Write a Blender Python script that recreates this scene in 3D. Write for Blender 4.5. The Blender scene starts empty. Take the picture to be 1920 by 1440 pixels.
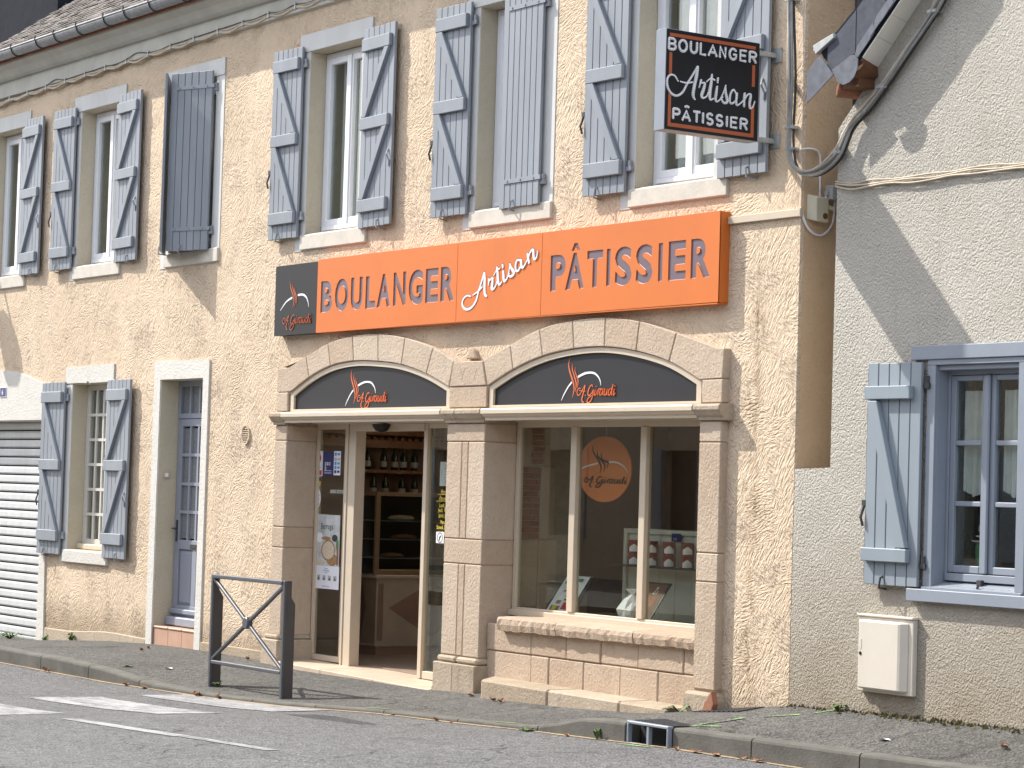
import bpy, bmesh, math, random
from mathutils import Vector, Matrix
from mathutils.geometry import delaunay_2d_cdt
random.seed(7)
SC = bpy.context.scene
COL = SC.collection
# ---------------------------------------------------------------- camera
CAM = (18.0851, -11.7841, 1.7462)
TH, PI_, RO = math.radians(34.172), math.radians(2.4907), math.radians(1.7459)
fw = Vector((-math.cos(TH)*math.cos(PI_), math.sin(TH)*math.cos(PI_), math.sin(PI_)))
r0 = fw.cross(Vector((0, 0, 1))).normalized()
u0 = r0.cross(fw)
rt = r0*math.cos(RO) + u0*math.sin(RO)
up = u0*math.cos(RO) - r0*math.sin(RO)
cd = bpy.data.cameras.new('camera')
cd.sensor_width = 36.0
cd.lens = 4626.1*36/1920
cd.clip_start = 0.1
cd.clip_end = 500
cam = bpy.data.objects.new('camera', cd)
M = Matrix((rt, up, -fw)).transposed().to_4x4()
M.translation = CAM
cam.matrix_world = M
COL.objects.link(cam)
SC.camera = cam
# ---------------------------------------------------------------- light
SUND = Vector((1.95, 1.0, -2.15)).normalized()      # direction the light travels
w = bpy.data.worlds.new('World')
SC.world = w
w.use_nodes = True
nt = w.node_tree
bg = nt.nodes['Background']
sky = nt.nodes.new('ShaderNodeTexSky')
sky.sky_type = 'NISHITA'
sky.sun_disc = False
sky.sun_elevation = math.asin(-SUND.z)
sky.sun_rotation = math.atan2(-SUND.x, -SUND.y)
sky.air_density = 1.0
sky.dust_density = 2.5
sky.ozone_density = 1.0
# broken white cloud over the blue
tcw = nt.nodes.new('ShaderNodeTexCoord')
mpw = nt.nodes.new('ShaderNodeMapping')
mpw.inputs['Scale'].default_value = (1.0, 1.0, 2.6)
nt.links.new(tcw.outputs['Generated'], mpw.inputs['Vector'])
nzw = nt.nodes.new('ShaderNodeTexNoise')
nzw.inputs['Scale'].default_value = 2.3
nzw.inputs['Detail'].default_value = 7
nzw.inputs['Roughness'].default_value = 0.58
nt.links.new(mpw.outputs[0], nzw.inputs['Vector'])
rpw = nt.nodes.new('ShaderNodeValToRGB')
rpw.color_ramp.elements[0].position = 0.42
rpw.color_ramp.elements[1].position = 0.62
nt.links.new(nzw.outputs[0], rpw.inputs[0])
mxw = nt.nodes.new('ShaderNodeMix')
mxw.data_type = 'RGBA'
mxw.inputs[7].default_value = (8.8, 8.8, 8.9, 1)
nt.links.new(rpw.outputs[0], mxw.inputs[0])
nt.links.new(sky.outputs[0], mxw.inputs[6])
nt.links.new(mxw.outputs[2], bg.inputs[0])
bg.inputs[1].default_value = 0.15
sl = bpy.data.lights.new('sun', 'SUN')
sl.energy = 3.35
sl.angle = math.radians(0.53)
sl.color = (1.0, 0.95, 0.87)
so = bpy.data.objects.new('sun', sl)
so.rotation_euler = SUND.to_track_quat('-Z', 'Y').to_euler()
so.location = (-10, -12, 16)
COL.objects.link(so)
vs = SC.view_settings
vs.view_transform = 'Standard'
vs.look = 'None'
vs.gamma = 1.0
vs.exposure = 0.97
vs.use_curve_mapping = False
SC.cycles.max_bounces = 8
SC.cycles.transparent_max_bounces = 16

# ---------------------------------------------------------------- materials
def NT(name):
    m = bpy.data.materials.new(name)
    m.use_nodes = True
    n = m.node_tree
    b = n.nodes['Principled BSDF']
    return m, n, b
def nd(n, t, **kw):
    x = n.nodes.new(t)
    for k, v in kw.items():
        if k.startswith('i_'):
            key = k[2:]
            x.inputs[int(key) if key.isdigit() else key].default_value = v
        else:
            setattr(x, k, v)
    return x
def coords(n, scale=(1, 1, 1), rot=(0, 0, 0), obj=False):
    if obj:
        tc = nd(n, 'ShaderNodeTexCoord').outputs['Object']
    else:
        tc = nd(n, 'ShaderNodeNewGeometry').outputs['Position']
    mp = nd(n, 'ShaderNodeMapping')
    mp.inputs['Scale'].default_value = scale
    mp.inputs['Rotation'].default_value = rot
    n.links.new(tc, mp.inputs['Vector'])
    return mp.outputs[0]
def ramp(n, src, pts):
    r = nd(n, 'ShaderNodeValToRGB')
    e = r.color_ramp.elements
    while len(e) < len(pts):
        e.new(0.5)
    for k, (p, c) in enumerate(pts):
        e[k].position = p
        e[k].color = c if len(c) == 4 else (*c, 1)
    n.links.new(src, r.inputs[0])
    return r.outputs[0]
def mixc(n, f, a, b, mode='MIX'):
    x = nd(n, 'ShaderNodeMix', data_type='RGBA', blend_type=mode)
    for s, v in ((0, f), (6, a), (7, b)):
        if hasattr(v, 'is_linked') or hasattr(v, 'links'):
            n.links.new(v, x.inputs[s])
        else:
            x.inputs[s].default_value = v if s == 0 else (*v[:3], 1)
    return x.outputs[2]
def math_(n, op, a, b=None):
    x = nd(n, 'ShaderNodeMath', operation=op)
    for i, v in enumerate((a, b)):
        if v is None:
            continue
        if hasattr(v, 'links'):
            n.links.new(v, x.inputs[i])
        else:
            x.inputs[i].default_value = v
    return x.outputs[0]
def noise(n, vec, scale, detail=4, rough=0.6, dist=0.0):
    x = nd(n, 'ShaderNodeTexNoise')
    x.inputs['Scale'].default_value = scale
    x.inputs['Detail'].default_value = detail
    x.inputs['Roughness'].default_value = rough
    x.inputs['Distortion'].default_value = dist
    n.links.new(vec, x.inputs['Vector'])
    return x.outputs[0]
def bump(n, b, h, strength=0.5, dist=0.01):
    x = nd(n, 'ShaderNodeBump')
    x.inputs['Strength'].default_value = strength
    x.inputs['Distance'].default_value = dist
    n.links.new(h, x.inputs['Height'])
    n.links.new(x.outputs[0], b.inputs['Normal'])
def plain(name, c, rough=0.6, metal=0.0, var=0.08, vscale=6.0, bstr=0.0, bscale=80.0, bdist=0.003, spec=0.5, streak=False):
    """paint or metal: slight tone variation, faint relief"""
    m, n, b = NT(name)
    v = coords(n, (1, 1, 0.25) if streak else (1, 1, 1))
    f = noise(n, v, vscale, 5, 0.65)
    lo = tuple(x*(1-var) for x in c)
    hi = tuple(min(1, x*(1+var)) for x in c)
    n.links.new(ramp(n, f, [(0.3, lo), (0.7, hi)]), b.inputs['Base Color'])
    b.inputs['Roughness'].default_value = rough
    b.inputs['Metallic'].default_value = metal
    b.inputs['Specular IOR Level'].default_value = spec
    if bstr:
        bump(n, b, noise(n, coords(n), bscale, 4, 0.6), bstr, bdist)
    return m
def glass_mat(name, tint, ior=1.55):
    m, n, b = NT(name)
    n.nodes.remove(b)
    out = n.nodes['Material Output']
    fr = nd(n, 'ShaderNodeFresnel')
    geo = nd(n, 'ShaderNodeNewGeometry')
    # same reflectance on both faces of the thin pane
    iv = nd(n, 'ShaderNodeMix')
    n.links.new(geo.outputs['Backfacing'], iv.inputs[0])
    iv.inputs[2].default_value = ior
    iv.inputs[3].default_value = 1/ior
    n.links.new(iv.outputs[0], fr.inputs['IOR'])
    t = nd(n, 'ShaderNodeBsdfTransparent')
    t.inputs[0].default_value = (*tint, 1)
    g = nd(n, 'ShaderNodeBsdfGlossy')
    g.inputs['Roughness'].default_value = 0.004
    bp = nd(n, 'ShaderNodeBump')
    bp.inputs['Strength'].default_value = 0.02
    bp.inputs['Distance'].default_value = 0.02
    n.links.new(noise(n, coords(n), 1.6, 1, 0.4), bp.inputs['Height'])
    n.links.new(bp.outputs[0], g.inputs['Normal'])
    mx = nd(n, 'ShaderNodeMixShader')
    n.links.new(fr.outputs[0], mx.inputs[0])
    n.links.new(t.outputs[0], mx.inputs[1])
    n.links.new(g.outputs[0], mx.inputs[2])
    n.links.new(mx.outputs[0], out.inputs[0])
    return m

def stucco_mat():
    m, n, b = NT('trowelled_render')
    p = coords(n)
    # base colour: warm cream, patchy, with dirt streaks of its own
    f1 = noise(n, coords(n, (1, 1, 0.6)), 0.9, 6, 0.65)
    f2 = noise(n, p, 9, 5, 0.7)
    c1 = ramp(n, f1, [(0.3, (0.63, 0.50, 0.365)), (0.7, (0.72, 0.585, 0.44))])
    c2 = mixc(n, math_(n, 'MULTIPLY', ramp(n, f2, [(0.45, (0, 0, 0)), (0.8, (1, 1, 1))]), 0.22), c1, (0.47, 0.36, 0.24))
    # vertical rain stains
    st = noise(n, coords(n, (3.2, 3.2, 0.22)), 1.2, 5, 0.7)
    stm = ramp(n, st, [(0.62, (0, 0, 0)), (0.78, (1, 1, 1))])
    c3 = mixc(n, math_(n, 'MULTIPLY', stm, 0.32), c2, (0.30, 0.235, 0.16))
    sx = nd(n, 'ShaderNodeSeparateXYZ')
    n.links.new(nd(n, 'ShaderNodeNewGeometry').outputs['Position'], sx.inputs[0])
    # long rust-brown run of an old leak down the right-hand end
    dx = math_(n, 'ABSOLUTE', math_(n, 'SUBTRACT', math_(n, 'ADD', sx.outputs[0], math_(n, 'MULTIPLY', noise(n, coords(n, (1, 1, 1)), 2.2, 4, 0.6), 0.35)), 4.13))
    run = ramp(n, dx, [(0.0, (1, 1, 1)), (0.13, (0, 0, 0))])
    run = math_(n, 'MULTIPLY', run, ramp(n, noise(n, coords(n, (16, 4, 5)), 1.0, 5, 0.75), [(0.42, (0, 0, 0)), (0.62, (1, 1, 1))]))
    zl = ramp(n, math_(n, 'MULTIPLY', sx.outputs[2], 0.25), [(0.80, (1, 1, 1)), (0.93, (0, 0, 0))])
    c3 = mixc(n, math_(n, 'MULTIPLY', math_(n, 'MULTIPLY', run, zl), 0.75), c3, (0.27, 0.185, 0.10))
    # rising damp near the pavement
    zz = math_(n, 'ADD', sx.outputs[2], math_(n, 'MULTIPLY', noise(n, p, 4, 5, 0.7), 0.45))
    dm = ramp(n, zz, [(0.26, (1, 1, 1)), (0.62, (0, 0, 0))])
    c4 = mixc(n, math_(n, 'MULTIPLY', dm, 0.62), c3, (0.23, 0.17, 0.11))
    n.links.new(c4, b.inputs['Base Color'])
    b.inputs['Roughness'].default_value = 0.93
    b.inputs['Specular IOR Level'].default_value = 0.15
    # relief: directional trowel flecks in three directions, blended by a patch mask, plus grain
    warp = nd(n, 'ShaderNodeTexNoise')
    warp.inputs['Scale'].default_value = 2.2
    warp.inputs['Detail'].default_value = 2
    n.links.new(p, warp.inputs['Vector'])
    def flecks(rot, sc, seed):
        v = nd(n, 'ShaderNodeVectorMath', operation='MULTIPLY_ADD')
        n.links.new(warp.outputs['Color'], v.inputs[0])
        v.inputs[1].default_value = (0.10, 0.10, 0.10)
        ge = nd(n, 'ShaderNodeNewGeometry')
        n.links.new(ge.outputs['Position'], v.inputs[2])
        mp = nd(n, 'ShaderNodeMapping', vector_type='TEXTURE')
        mp.inputs['Rotation'].default_value = (0, math.radians(rot), 0)
        mp.inputs['Scale'].default_value = sc
        mp.inputs['Location'].default_value = (seed, seed*0.37, seed*1.7)
        n.links.new(v.outputs[0], mp.inputs['Vector'])
        nz = nd(n, 'ShaderNodeTexNoise')
        nz.inputs['Scale'].default_value = 1.0
        nz.inputs['Detail'].default_value = 2.5
        nz.inputs['Roughness'].default_value = 0.55
        n.links.new(mp.outputs[0], nz.inputs['Vector'])
        return nz.outputs[0]
    a1 = flecks(28, (0.017, 0.035, 0.060), 0.0)
    a2 = flecks(-42, (0.016, 0.035, 0.052), 3.1)
    a3 = flecks(75, (0.016, 0.035, 0.046), 7.7)
    msk = ramp(n, noise(n, p, 3.2, 2, 0.5), [(0.44, (0, 0, 0)), (0.56, (1, 1, 1))])
    msk2 = ramp(n, noise(n, coords(n, (1.3, 1, 1), (0.4, 0.2, 0)), 2.4, 2, 0.5), [(0.52, (0, 0, 0)), (0.62, (1, 1, 1))])
    h = mixc(n, msk, a1, a2)
    h = mixc(n, msk2, h, a3)
    h = ramp(n, h, [(0.30, (0, 0, 0)), (0.48, (0.5, 0.5, 0.5)), (0.58, (0.66, 0.66, 0.66)), (0.75, (1, 1, 1))])
    # sparse long gouges
    g1 = flecks(14, (0.012, 0.03, 0.24), 12.0)
    gm = ramp(n, g1, [(0.70, (0, 0, 0)), (0.755, (1, 1, 1))])
    h2 = math_(n, 'SUBTRACT', h, math_(n, 'MULTIPLY', gm, 0.9))
    h3 = math_(n, 'ADD', h2, math_(n, 'MULTIPLY', noise(n, p, 95, 4, 0.7), 0.35))
    # hand-worked: some patches are nearly smooth, others deeply scored
    ph = ramp(n, noise(n, coords(n, (1, 1, 1.4)), 0.8, 4, 0.6), [(0.35, (0.35, 0.35, 0.35)), (0.62, (1, 1, 1))])
    bump(n, b, math_(n, 'MULTIPLY', h3, ph), 1.0, 0.024)
    return m
def crepi_mat():
    m, n, b = NT('roughcast_render')
    p = coords(n)
    f1 = noise(n, p, 1.1, 6, 0.7)
    c1 = ramp(n, f1, [(0.3, (0.515, 0.485, 0.425)), (0.7, (0.61, 0.58, 0.52))])
    st = noise(n, coords(n, (4, 4, 0.5)), 1.6, 6, 0.75)
    c2 = mixc(n, math_(n, 'MULTIPLY', ramp(n, st, [(0.55, (0, 0, 0)), (0.75, (1, 1, 1))]), 0.5), c1, (0.30, 0.28, 0.24))
    sx = nd(n, 'ShaderNodeSeparateXYZ')
    n.links.new(nd(n, 'ShaderNodeNewGeometry').outputs['Position'], sx.inputs[0])
    zz = math_(n, 'ADD', sx.outputs[2], math_(n, 'MULTIPLY', noise(n, p, 2.0, 6, 0.75), 1.6))
    dm = ramp(n, zz, [(0.55, (1, 1, 1)), (0.95, (0.55, 0.55, 0.55)), (1.7, (0, 0, 0))])
    # ramp only spans 0..1, so scale height first
    c3 = mixc(n, math_(n, 'MULTIPLY', ramp(n, math_(n, 'MULTIPLY', zz, 0.36), [(0.25, (1, 1, 1)), (0.48, (0.6, 0.6, 0.6)), (0.92, (0, 0, 0))]), 0.85), c2, (0.28, 0.215, 0.14))
    n.links.new(c3, b.inputs['Base Color'])
    b.inputs['Roughness'].default_value = 0.95
    b.inputs['Specular IOR Level'].default_value = 0.1
    vo = nd(n, 'ShaderNodeTexVoronoi', feature='SMOOTH_F1')
    vo.inputs['Scale'].default_value = 60
    vo.inputs['Smoothness'].default_value = 0.5
    mp = nd(n, 'ShaderNodeVectorMath', operation='MULTIPLY_ADD')
    wn = nd(n, 'ShaderNodeTexNoise')
    wn.inputs['Scale'].default_value = 14
    n.links.new(p, wn.inputs['Vector'])
    n.links.new(wn.outputs['Color'], mp.inputs[0])
    mp.inputs[1].default_value = (0.06, 0.06, 0.06)
    n.links.new(nd(n, 'ShaderNodeNewGeometry').outputs['Position'], mp.inputs[2])
    n.links.new(mp.outputs[0], vo.inputs['Vector'])
    h = math_(n, 'SUBTRACT', math_(n, 'MULTIPLY', noise(n, coords(n, (1.25, 1, 0.8)), 52, 4, 0.7), 1.5), math_(n, 'MULTIPLY', vo.outputs[0], 0.7))
    bump(n, b, h, 1.0, 0.018)
    return m
def stone_mat(name, ca, cb, dirt=0.25, tool=0.5):
    m, n, b = NT(name)
    p = coords(n)
    oi = nd(n, 'ShaderNodeObjectInfo').outputs['Random']
    f = noise(n, p, 3.5, 6, 0.7)
    f = math_(n, 'ADD', math_(n, 'MULTIPLY', f, 0.75), math_(n, 'MULTIPLY', oi, 0.28))
    c = ramp(n, f, [(0.3, ca), (0.75, cb)])
    g = noise(n, p, 45, 4, 0.7)
    c = mixc(n, math_(n, 'MULTIPLY', ramp(n, g, [(0.5, (0, 0, 0)), (0.75, (1, 1, 1))]), 0.25), c, tuple(x*0.6 for x in ca))
    d = noise(n, coords(n, (2.5, 2.5, 0.9)), 2.4, 6, 0.75)
    c = mixc(n, math_(n, 'MULTIPLY', ramp(n, d, [(0.55, (0, 0, 0)), (0.78, (1, 1, 1))]), dirt), c, (0.16, 0.145, 0.13))
    n.links.new(c, b.inputs['Base Color'])
    b.inputs['Roughness'].default_value = 0.9
    b.inputs['Specular IOR Level'].default_value = 0.2
    t1 = noise(n, coords(n, (60, 60, 22)), 1.0, 3, 0.7)
    h = math_(n, 'ADD', math_(n, 'MULTIPLY', t1, tool), noise(n, p, 40, 5, 0.65))
    bump(n, b, h, 0.8, 0.013)
    return m
def asphalt_mat(name, ca, cb, patch=(0.03, 0.03, 0.032)):
    m, n, b = NT(name)
    p = coords(n)
    f = noise(n, p, 0.7, 6, 0.7)
    c = ramp(n, f, [(0.3, ca), (0.7, cb)])
    ag = nd(n, 'ShaderNodeTexVoronoi')
    ag.inputs['Scale'].default_value = 48
    n.links.new(p, ag.inputs['Vector'])
    r = ramp(n, ag.outputs['Color'], [(0.1, (0.45, 0.45, 0.45)), (0.5, (1.0, 1.0, 1.0)), (0.9, (1.6, 1.58, 1.55))])
    c = mixc(n, 0.8, c, r, 'MULTIPLY')
    g = noise(n, coords(n, (0.35, 1.2, 1), (0, 0, 0.1)), 2.2, 6, 0.7)
    c = mixc(n, math_(n, 'MULTIPLY', ramp(n, g, [(0.56, (0, 0, 0)), (0.72, (1, 1, 1))]), 0.35), c, patch)
    # hairline cracks in a few places
    wv = nd(n, 'ShaderNodeVectorMath', operation='MULTIPLY_ADD')
    wn = nd(n, 'ShaderNodeTexNoise')
    wn.inputs['Scale'].default_value = 3.0
    wn.inputs['Detail'].default_value = 5
    n.links.new(p, wn.inputs['Vector'])
    n.links.new(wn.outputs['Color'], wv.inputs[0])
    wv.inputs[1].default_value = (0.5, 0.5, 0.0)
    n.links.new(nd(n, 'ShaderNodeNewGeometry').outputs['Position'], wv.inputs[2])
    cv = nd(n, 'ShaderNodeTexVoronoi', feature='DISTANCE_TO_EDGE')
    cv.inputs['Scale'].default_value = 0.75
    n.links.new(wv.outputs[0], cv.inputs['Vector'])
    ck = ramp(n, cv.outputs['Distance'], [(0.0, (1, 1, 1)), (0.013, (0, 0, 0))])
    cm = ramp(n, noise(n, p, 0.6, 2, 0.5), [(0.50, (0, 0, 0)), (0.58, (1, 1, 1))])
    c = mixc(n, math_(n, 'MULTIPLY', math_(n, 'MULTIPLY', ck, cm), 0.75), c, (0.025, 0.024, 0.022))
    n.links.new(c, b.inputs['Base Color'])
    b.inputs['Roughness'].default_value = 0.9
    b.inputs['Specular IOR Level'].default_value = 0.25
    h = math_(n, 'ADD', ag.outputs['Distance'], math_(n, 'MULTIPLY', noise(n, p, 30, 4, 0.6), 0.7))
    bump(n, b, h, 0.9, 0.014)
    return m
def paint_mat(name, col, lo, hi, base):
    """worn road paint over asphalt"""
    m, n, b = NT(name)
    p = coords(n)
    ag = nd(n, 'ShaderNodeTexVoronoi')
    ag.inputs['Scale'].default_value = 48
    n.links.new(p, ag.inputs['Vector'])
    r = ramp(n, ag.outputs['Color'], [(0.15, (0.5, 0.5, 0.5)), (0.85, (1.5, 1.5, 1.45))])
    bc = mixc(n, 1.0, base, r, 'MULTIPLY')
    f = math_(n, 'ADD', math_(n, 'MULTIPLY', noise(n, coords(n, (0.8, 2.2, 1)), 3.0, 6, 0.75), 0.7), math_(n, 'MULTIPLY', noise(n, p, 55, 3, 0.7), 0.3))
    k = ramp(n, f, [(lo, (0, 0, 0)), (hi, (1, 1, 1))])
    n.links.new(mixc(n, k, bc, col), b.inputs['Base Color'])
    b.inputs['Roughness'].default_value = 0.85
    bump(n, b, ag.outputs['Distance'], 0.5, 0.006)
    return m

MT = {}
MT['stucco'] = stucco_mat()
MT['crepi'] = crepi_mat()
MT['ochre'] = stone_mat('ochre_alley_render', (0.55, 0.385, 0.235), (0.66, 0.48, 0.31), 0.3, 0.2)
MT['stone'] = stone_mat('dressed_sandstone', (0.455, 0.355, 0.265), (0.565, 0.47, 0.37), 0.28)
MT['stone_pink'] = stone_mat('pink_sandstone', (0.425, 0.32, 0.235), (0.52, 0.415, 0.315), 0.28)
MT['stone_base'] = stone_mat('weathered_limestone', (0.36, 0.29, 0.21), (0.49, 0.41, 0.32), 0.75)
MT['limewash'] = stone_mat('painted_limestone', (0.60, 0.58, 0.53), (0.70, 0.68, 0.63), 0.12, 0.15)
MT['reveal'] = stone_mat('cream_reveal_plaster', (0.52, 0.47, 0.36), (0.60, 0.54, 0.43), 0.12, 0.1)
MT['jamb'] = plain('grey_jamb_paint', (0.58, 0.585, 0.57), 0.8, var=0.08, vscale=2.5, bstr=0.25, bscale=40, streak=True)
MT['sillp'] = plain('cream_sill_paint', (0.57, 0.53, 0.46), 0.85, var=0.1, vscale=7, bstr=0.4, bscale=25, bdist=0.006)
MT['shutter'] = plain('blue_grey_shutter_paint', (0.24, 0.264, 0.297), 0.55, var=0.1, vscale=5, bstr=0.12, bscale=60, streak=True)
MT['shutter_nb'] = plain('slate_blue_shutter_paint', (0.255, 0.298, 0.337), 0.5, var=0.05, vscale=4, streak=True)
MT['lavender'] = plain('lavender_blue_window_paint', (0.245, 0.278, 0.33), 0.45, var=0.05, vscale=4)
MT['door'] = plain('grey_lilac_door_paint', (0.27, 0.295, 0.355), 0.45, var=0.06, vscale=4)
MT['pvc'] = plain('white_window_plastic', (0.76, 0.78, 0.82), 0.35, var=0.02)
MT['cream_wood'] = plain('cream_window_paint', (0.62, 0.60, 0.55), 0.5, var=0.05)
MT['alu'] = plain('champagne_aluminium', (0.56, 0.475, 0.365), 0.42, metal=0.0, var=0.04, spec=0.6)
MT['orange'] = plain('orange_panel', (0.60, 0.15, 0.02), 0.5, var=0.07, vscale=1.2)
MT['disc'] = plain('orange_disc', (0.80, 0.235, 0.05), 0.5, var=0.03)
MT['orange_dark'] = plain('orange_letter_edge', (0.40, 0.06, 0.01), 0.5, var=0.03)
MT['mauve'] = plain('mauve_letter_and_shade', (0.155, 0.115, 0.14), 0.4, var=0.03)
MT['anthra'] = plain('anthracite_panel', (0.018, 0.018, 0.022), 0.5, var=0.06, vscale=2, spec=0.3)
MT['black'] = plain('black_panel', (0.012, 0.012, 0.014), 0.45, var=0.05, spec=0.3)
MT['white'] = plain('white_lettering', (0.82, 0.82, 0.86), 0.4, var=0.02)
MT['logo'] = plain('orange_lettering', (0.66, 0.15, 0.05), 0.45, var=0.03)
MT['frameor'] = plain('orange_frame_strip', (0.42, 0.10, 0.035), 0.45, var=0.05)
MT['steel'] = plain('grey_box_metal', (0.24, 0.27, 0.32), 0.45, var=0.06)
MT['galv'] = plain('galvanised_metal', (0.40, 0.42, 0.42), 0.5, metal=0.3, var=0.18, vscale=14)
MT['zinc'] = plain('zinc_gutter', (0.30, 0.31, 0.33), 0.42, metal=0.45, var=0.25, vscale=18)
MT['iron'] = plain('dark_iron', (0.045, 0.045, 0.05), 0.55, var=0.2, vscale=30)
MT['barrier'] = plain('anthracite_barrier_paint', (0.075, 0.082, 0.095), 0.38, var=0.06)
MT['barrier_low'] = plain('dull_brown_grey_post_paint', (0.065, 0.06, 0.058), 0.5, var=0.1)
MT['slate'] = plain('blue_slate', (0.072, 0.078, 0.098), 0.75, var=0.22, vscale=12, spec=0.2, bstr=0.3, bscale=40)
MT['slate_l'] = plain('pale_slate', (0.15, 0.16, 0.185), 0.8, var=0.2, vscale=14, spec=0.2, bstr=0.4, bscale=40)
MT['slate_dark'] = plain('dark_slate_cladding', (0.022, 0.024, 0.032), 0.9, var=0.2, vscale=5, spec=0.08)
MT['zone'] = plain('pale_lichen_rings', (0.10, 0.10, 0.11), 0.9, var=0.3, vscale=20)
MT['wood'] = plain('brown_eave_wood', (0.15, 0.065, 0.03), 0.7, var=0.2, vscale=12)
MT['terra'] = plain('terracotta', (0.30, 0.13, 0.075), 0.8, var=0.2, vscale=18, bstr=0.4)
MT['tile'] = plain('pink_step_tile', (0.50, 0.305, 0.215), 0.55, var=0.1, vscale=5)
MT['thresh'] = plain('cream_pink_threshold_stone', (0.52, 0.40, 0.30), 0.6, var=0.12, vscale=4, bstr=0.15)
MT['soffit'] = plain('white_soffit_tile', (0.80, 0.78, 0.72), 0.6, var=0.04)
MT['corn'] = plain('grey_cornice_plaster', (0.50, 0.49, 0.44), 0.9, var=0.12, vscale=3, bstr=0.3, bscale=30)
MT['mortar'] = plain('pale_mortar', (0.40, 0.34, 0.27), 0.95, var=0.15, vscale=20, bstr=0.5)
MT['joint'] = plain('dark_joint_mortar', (0.33, 0.25, 0.185), 0.95, var=0.2, vscale=20, bstr=0.5)
MT['cable_w'] = plain('dusty_cream_cable', (0.50, 0.43, 0.33), 0.7, var=0.2, vscale=9)
MT['cable_g'] = plain('grey_cable', (0.28, 0.28, 0.27), 0.5, var=0.25, vscale=9)
MT['cable_k'] = plain('black_cable', (0.03, 0.03, 0.033), 0.5)
MT['plastic_c'] = plain('cream_plastic', (0.62, 0.58, 0.44), 0.5, var=0.05)
MT['plastic_g'] = plain('light_grey_plastic', (0.42, 0.43, 0.43), 0.5, var=0.05)
MT['meter'] = plain('beige_meter_box_plastic', (0.62, 0.57, 0.49), 0.5, var=0.05, vscale=3)
MT['garage'] = plain('white_garage_slat', (0.53, 0.545, 0.55), 0.4, var=0.09, streak=True)
MT['black_gap'] = plain('dark_backing', (0.02, 0.02, 0.02), 0.9)
MT['curtain_nb'] = plain('cream_net_curtain', (0.72, 0.72, 0.70), 0.95, var=0.1, vscale=12)
MT['curtain'] = plain('white_net_curtain', (0.62, 0.62, 0.60), 0.95, var=0.1, vscale=12)
MT['curt_d'] = plain('grey_lace_curtain', (0.30, 0.30, 0.33), 0.95, var=0.2, vscale=14)
MT['int_wall'] = plain('brown_interior_wall', (0.34, 0.24, 0.17), 0.8, var=0.15, vscale=2)
MT['panel_brown'] = plain('brown_shop_panelling', (0.45, 0.235, 0.135), 0.6, var=0.2, vscale=3, streak=True)
MT['int_floor'] = plain('interior_floor_tile', (0.33, 0.25, 0.19), 0.4, var=0.1)
MT['int_ceil'] = plain('interior_ceiling', (0.55, 0.50, 0.42), 0.9)
MT['int_dark'] = plain('dark_room', (0.10, 0.095, 0.085), 0.9)
MT['int_wood'] = plain('shop_wood', (0.34, 0.17, 0.075), 0.5, var=0.2, vscale=8)
MT['brass'] = plain('brass_frame', (0.45, 0.33, 0.20), 0.35, metal=0.6, var=0.05)
MT['marble'] = plain('beige_counter_stone', (0.52, 0.42, 0.32), 0.35, var=0.12, vscale=3)
MT['marble_d'] = plain('brown_counter_stone', (0.34, 0.22, 0.16), 0.35, var=0.12, vscale=3)
MT['bottle'] = plain('dark_bottle_glass', (0.02, 0.035, 0.02), 0.1)
MT['label'] = plain('paper_label', (0.6, 0.58, 0.52), 0.8)
MT['jam'] = plain('red_jam', (0.20, 0.022, 0.012), 0.25)
MT['brick'] = stone_mat('old_red_brick', (0.26, 0.095, 0.06), (0.38, 0.17, 0.11), 0.2)
MT['cabinet'] = plain('sage_white_cabinet_paint', (0.56, 0.56, 0.50), 0.55, var=0.04)
MT['paper'] = plain('white_paper', (0.78, 0.79, 0.84), 0.8, var=0.03)
MT['poster'] = plain('pale_grey_poster', (0.55, 0.57, 0.56), 0.6, var=0.25, vscale=9)
MT['bread'] = plain('bread_crust', (0.36, 0.21, 0.10), 0.8, var=0.35, vscale=40)
MT['crumb'] = plain('bread_crumb', (0.62, 0.52, 0.38), 0.8, var=0.25, vscale=50)
MT['blue'] = plain('deep_blue_print', (0.03, 0.035, 0.15), 0.5)
MT['sky_blue'] = plain('mid_blue_print', (0.10, 0.28, 0.60), 0.5)
MT['red'] = plain('red_print', (0.55, 0.04, 0.06), 0.5)
MT['yellow'] = plain('yellow_print', (0.75, 0.56, 0.05), 0.5)
MT['green'] = plain('green_print', (0.10, 0.26, 0.10), 0.5)
MT['ink'] = plain('black_ink', (0.03, 0.03, 0.035), 0.6)
MT['purple'] = plain('purple_print', (0.22, 0.10, 0.28), 0.5)
MT['lamp'] = NT('lit_tube')[0]
MT['lamp'].node_tree.nodes['Principled BSDF'].inputs['Emission Color'].default_value = (1.0, 0.86, 0.68, 1)
MT['lamp'].node_tree.nodes['Principled BSDF'].inputs['Emission Strength'].default_value = 9.0
MT['led'] = plain('clear_led_bead', (0.92, 0.93, 0.97), 0.2, var=0.0)
MT['ledbase'] = plain('grey_letter_face', (0.62, 0.62, 0.64), 0.5)
MT['leafy'] = plain('fresh_green_leaf', (0.085, 0.14, 0.035), 0.6, var=0.3, vscale=30)
MT['dryleaf'] = plain('dry_brown_leaf', (0.30, 0.15, 0.085), 0.8, var=0.4, vscale=30)
MT['fluo'] = paint_mat('fluorescent_green_paint', (0.30, 0.62, 0.14), 0.46, 0.62, (0.10, 0.10, 0.095))
MT['moss'] = plain('dry_moss', (0.14, 0.12, 0.05), 0.95, var=0.5, vscale=25, bstr=0.8, bscale=60, bdist=0.01)
MT['road'] = asphalt_mat('worn_road_asphalt', (0.12, 0.12, 0.122), (0.155, 0.155, 0.157))
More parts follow.
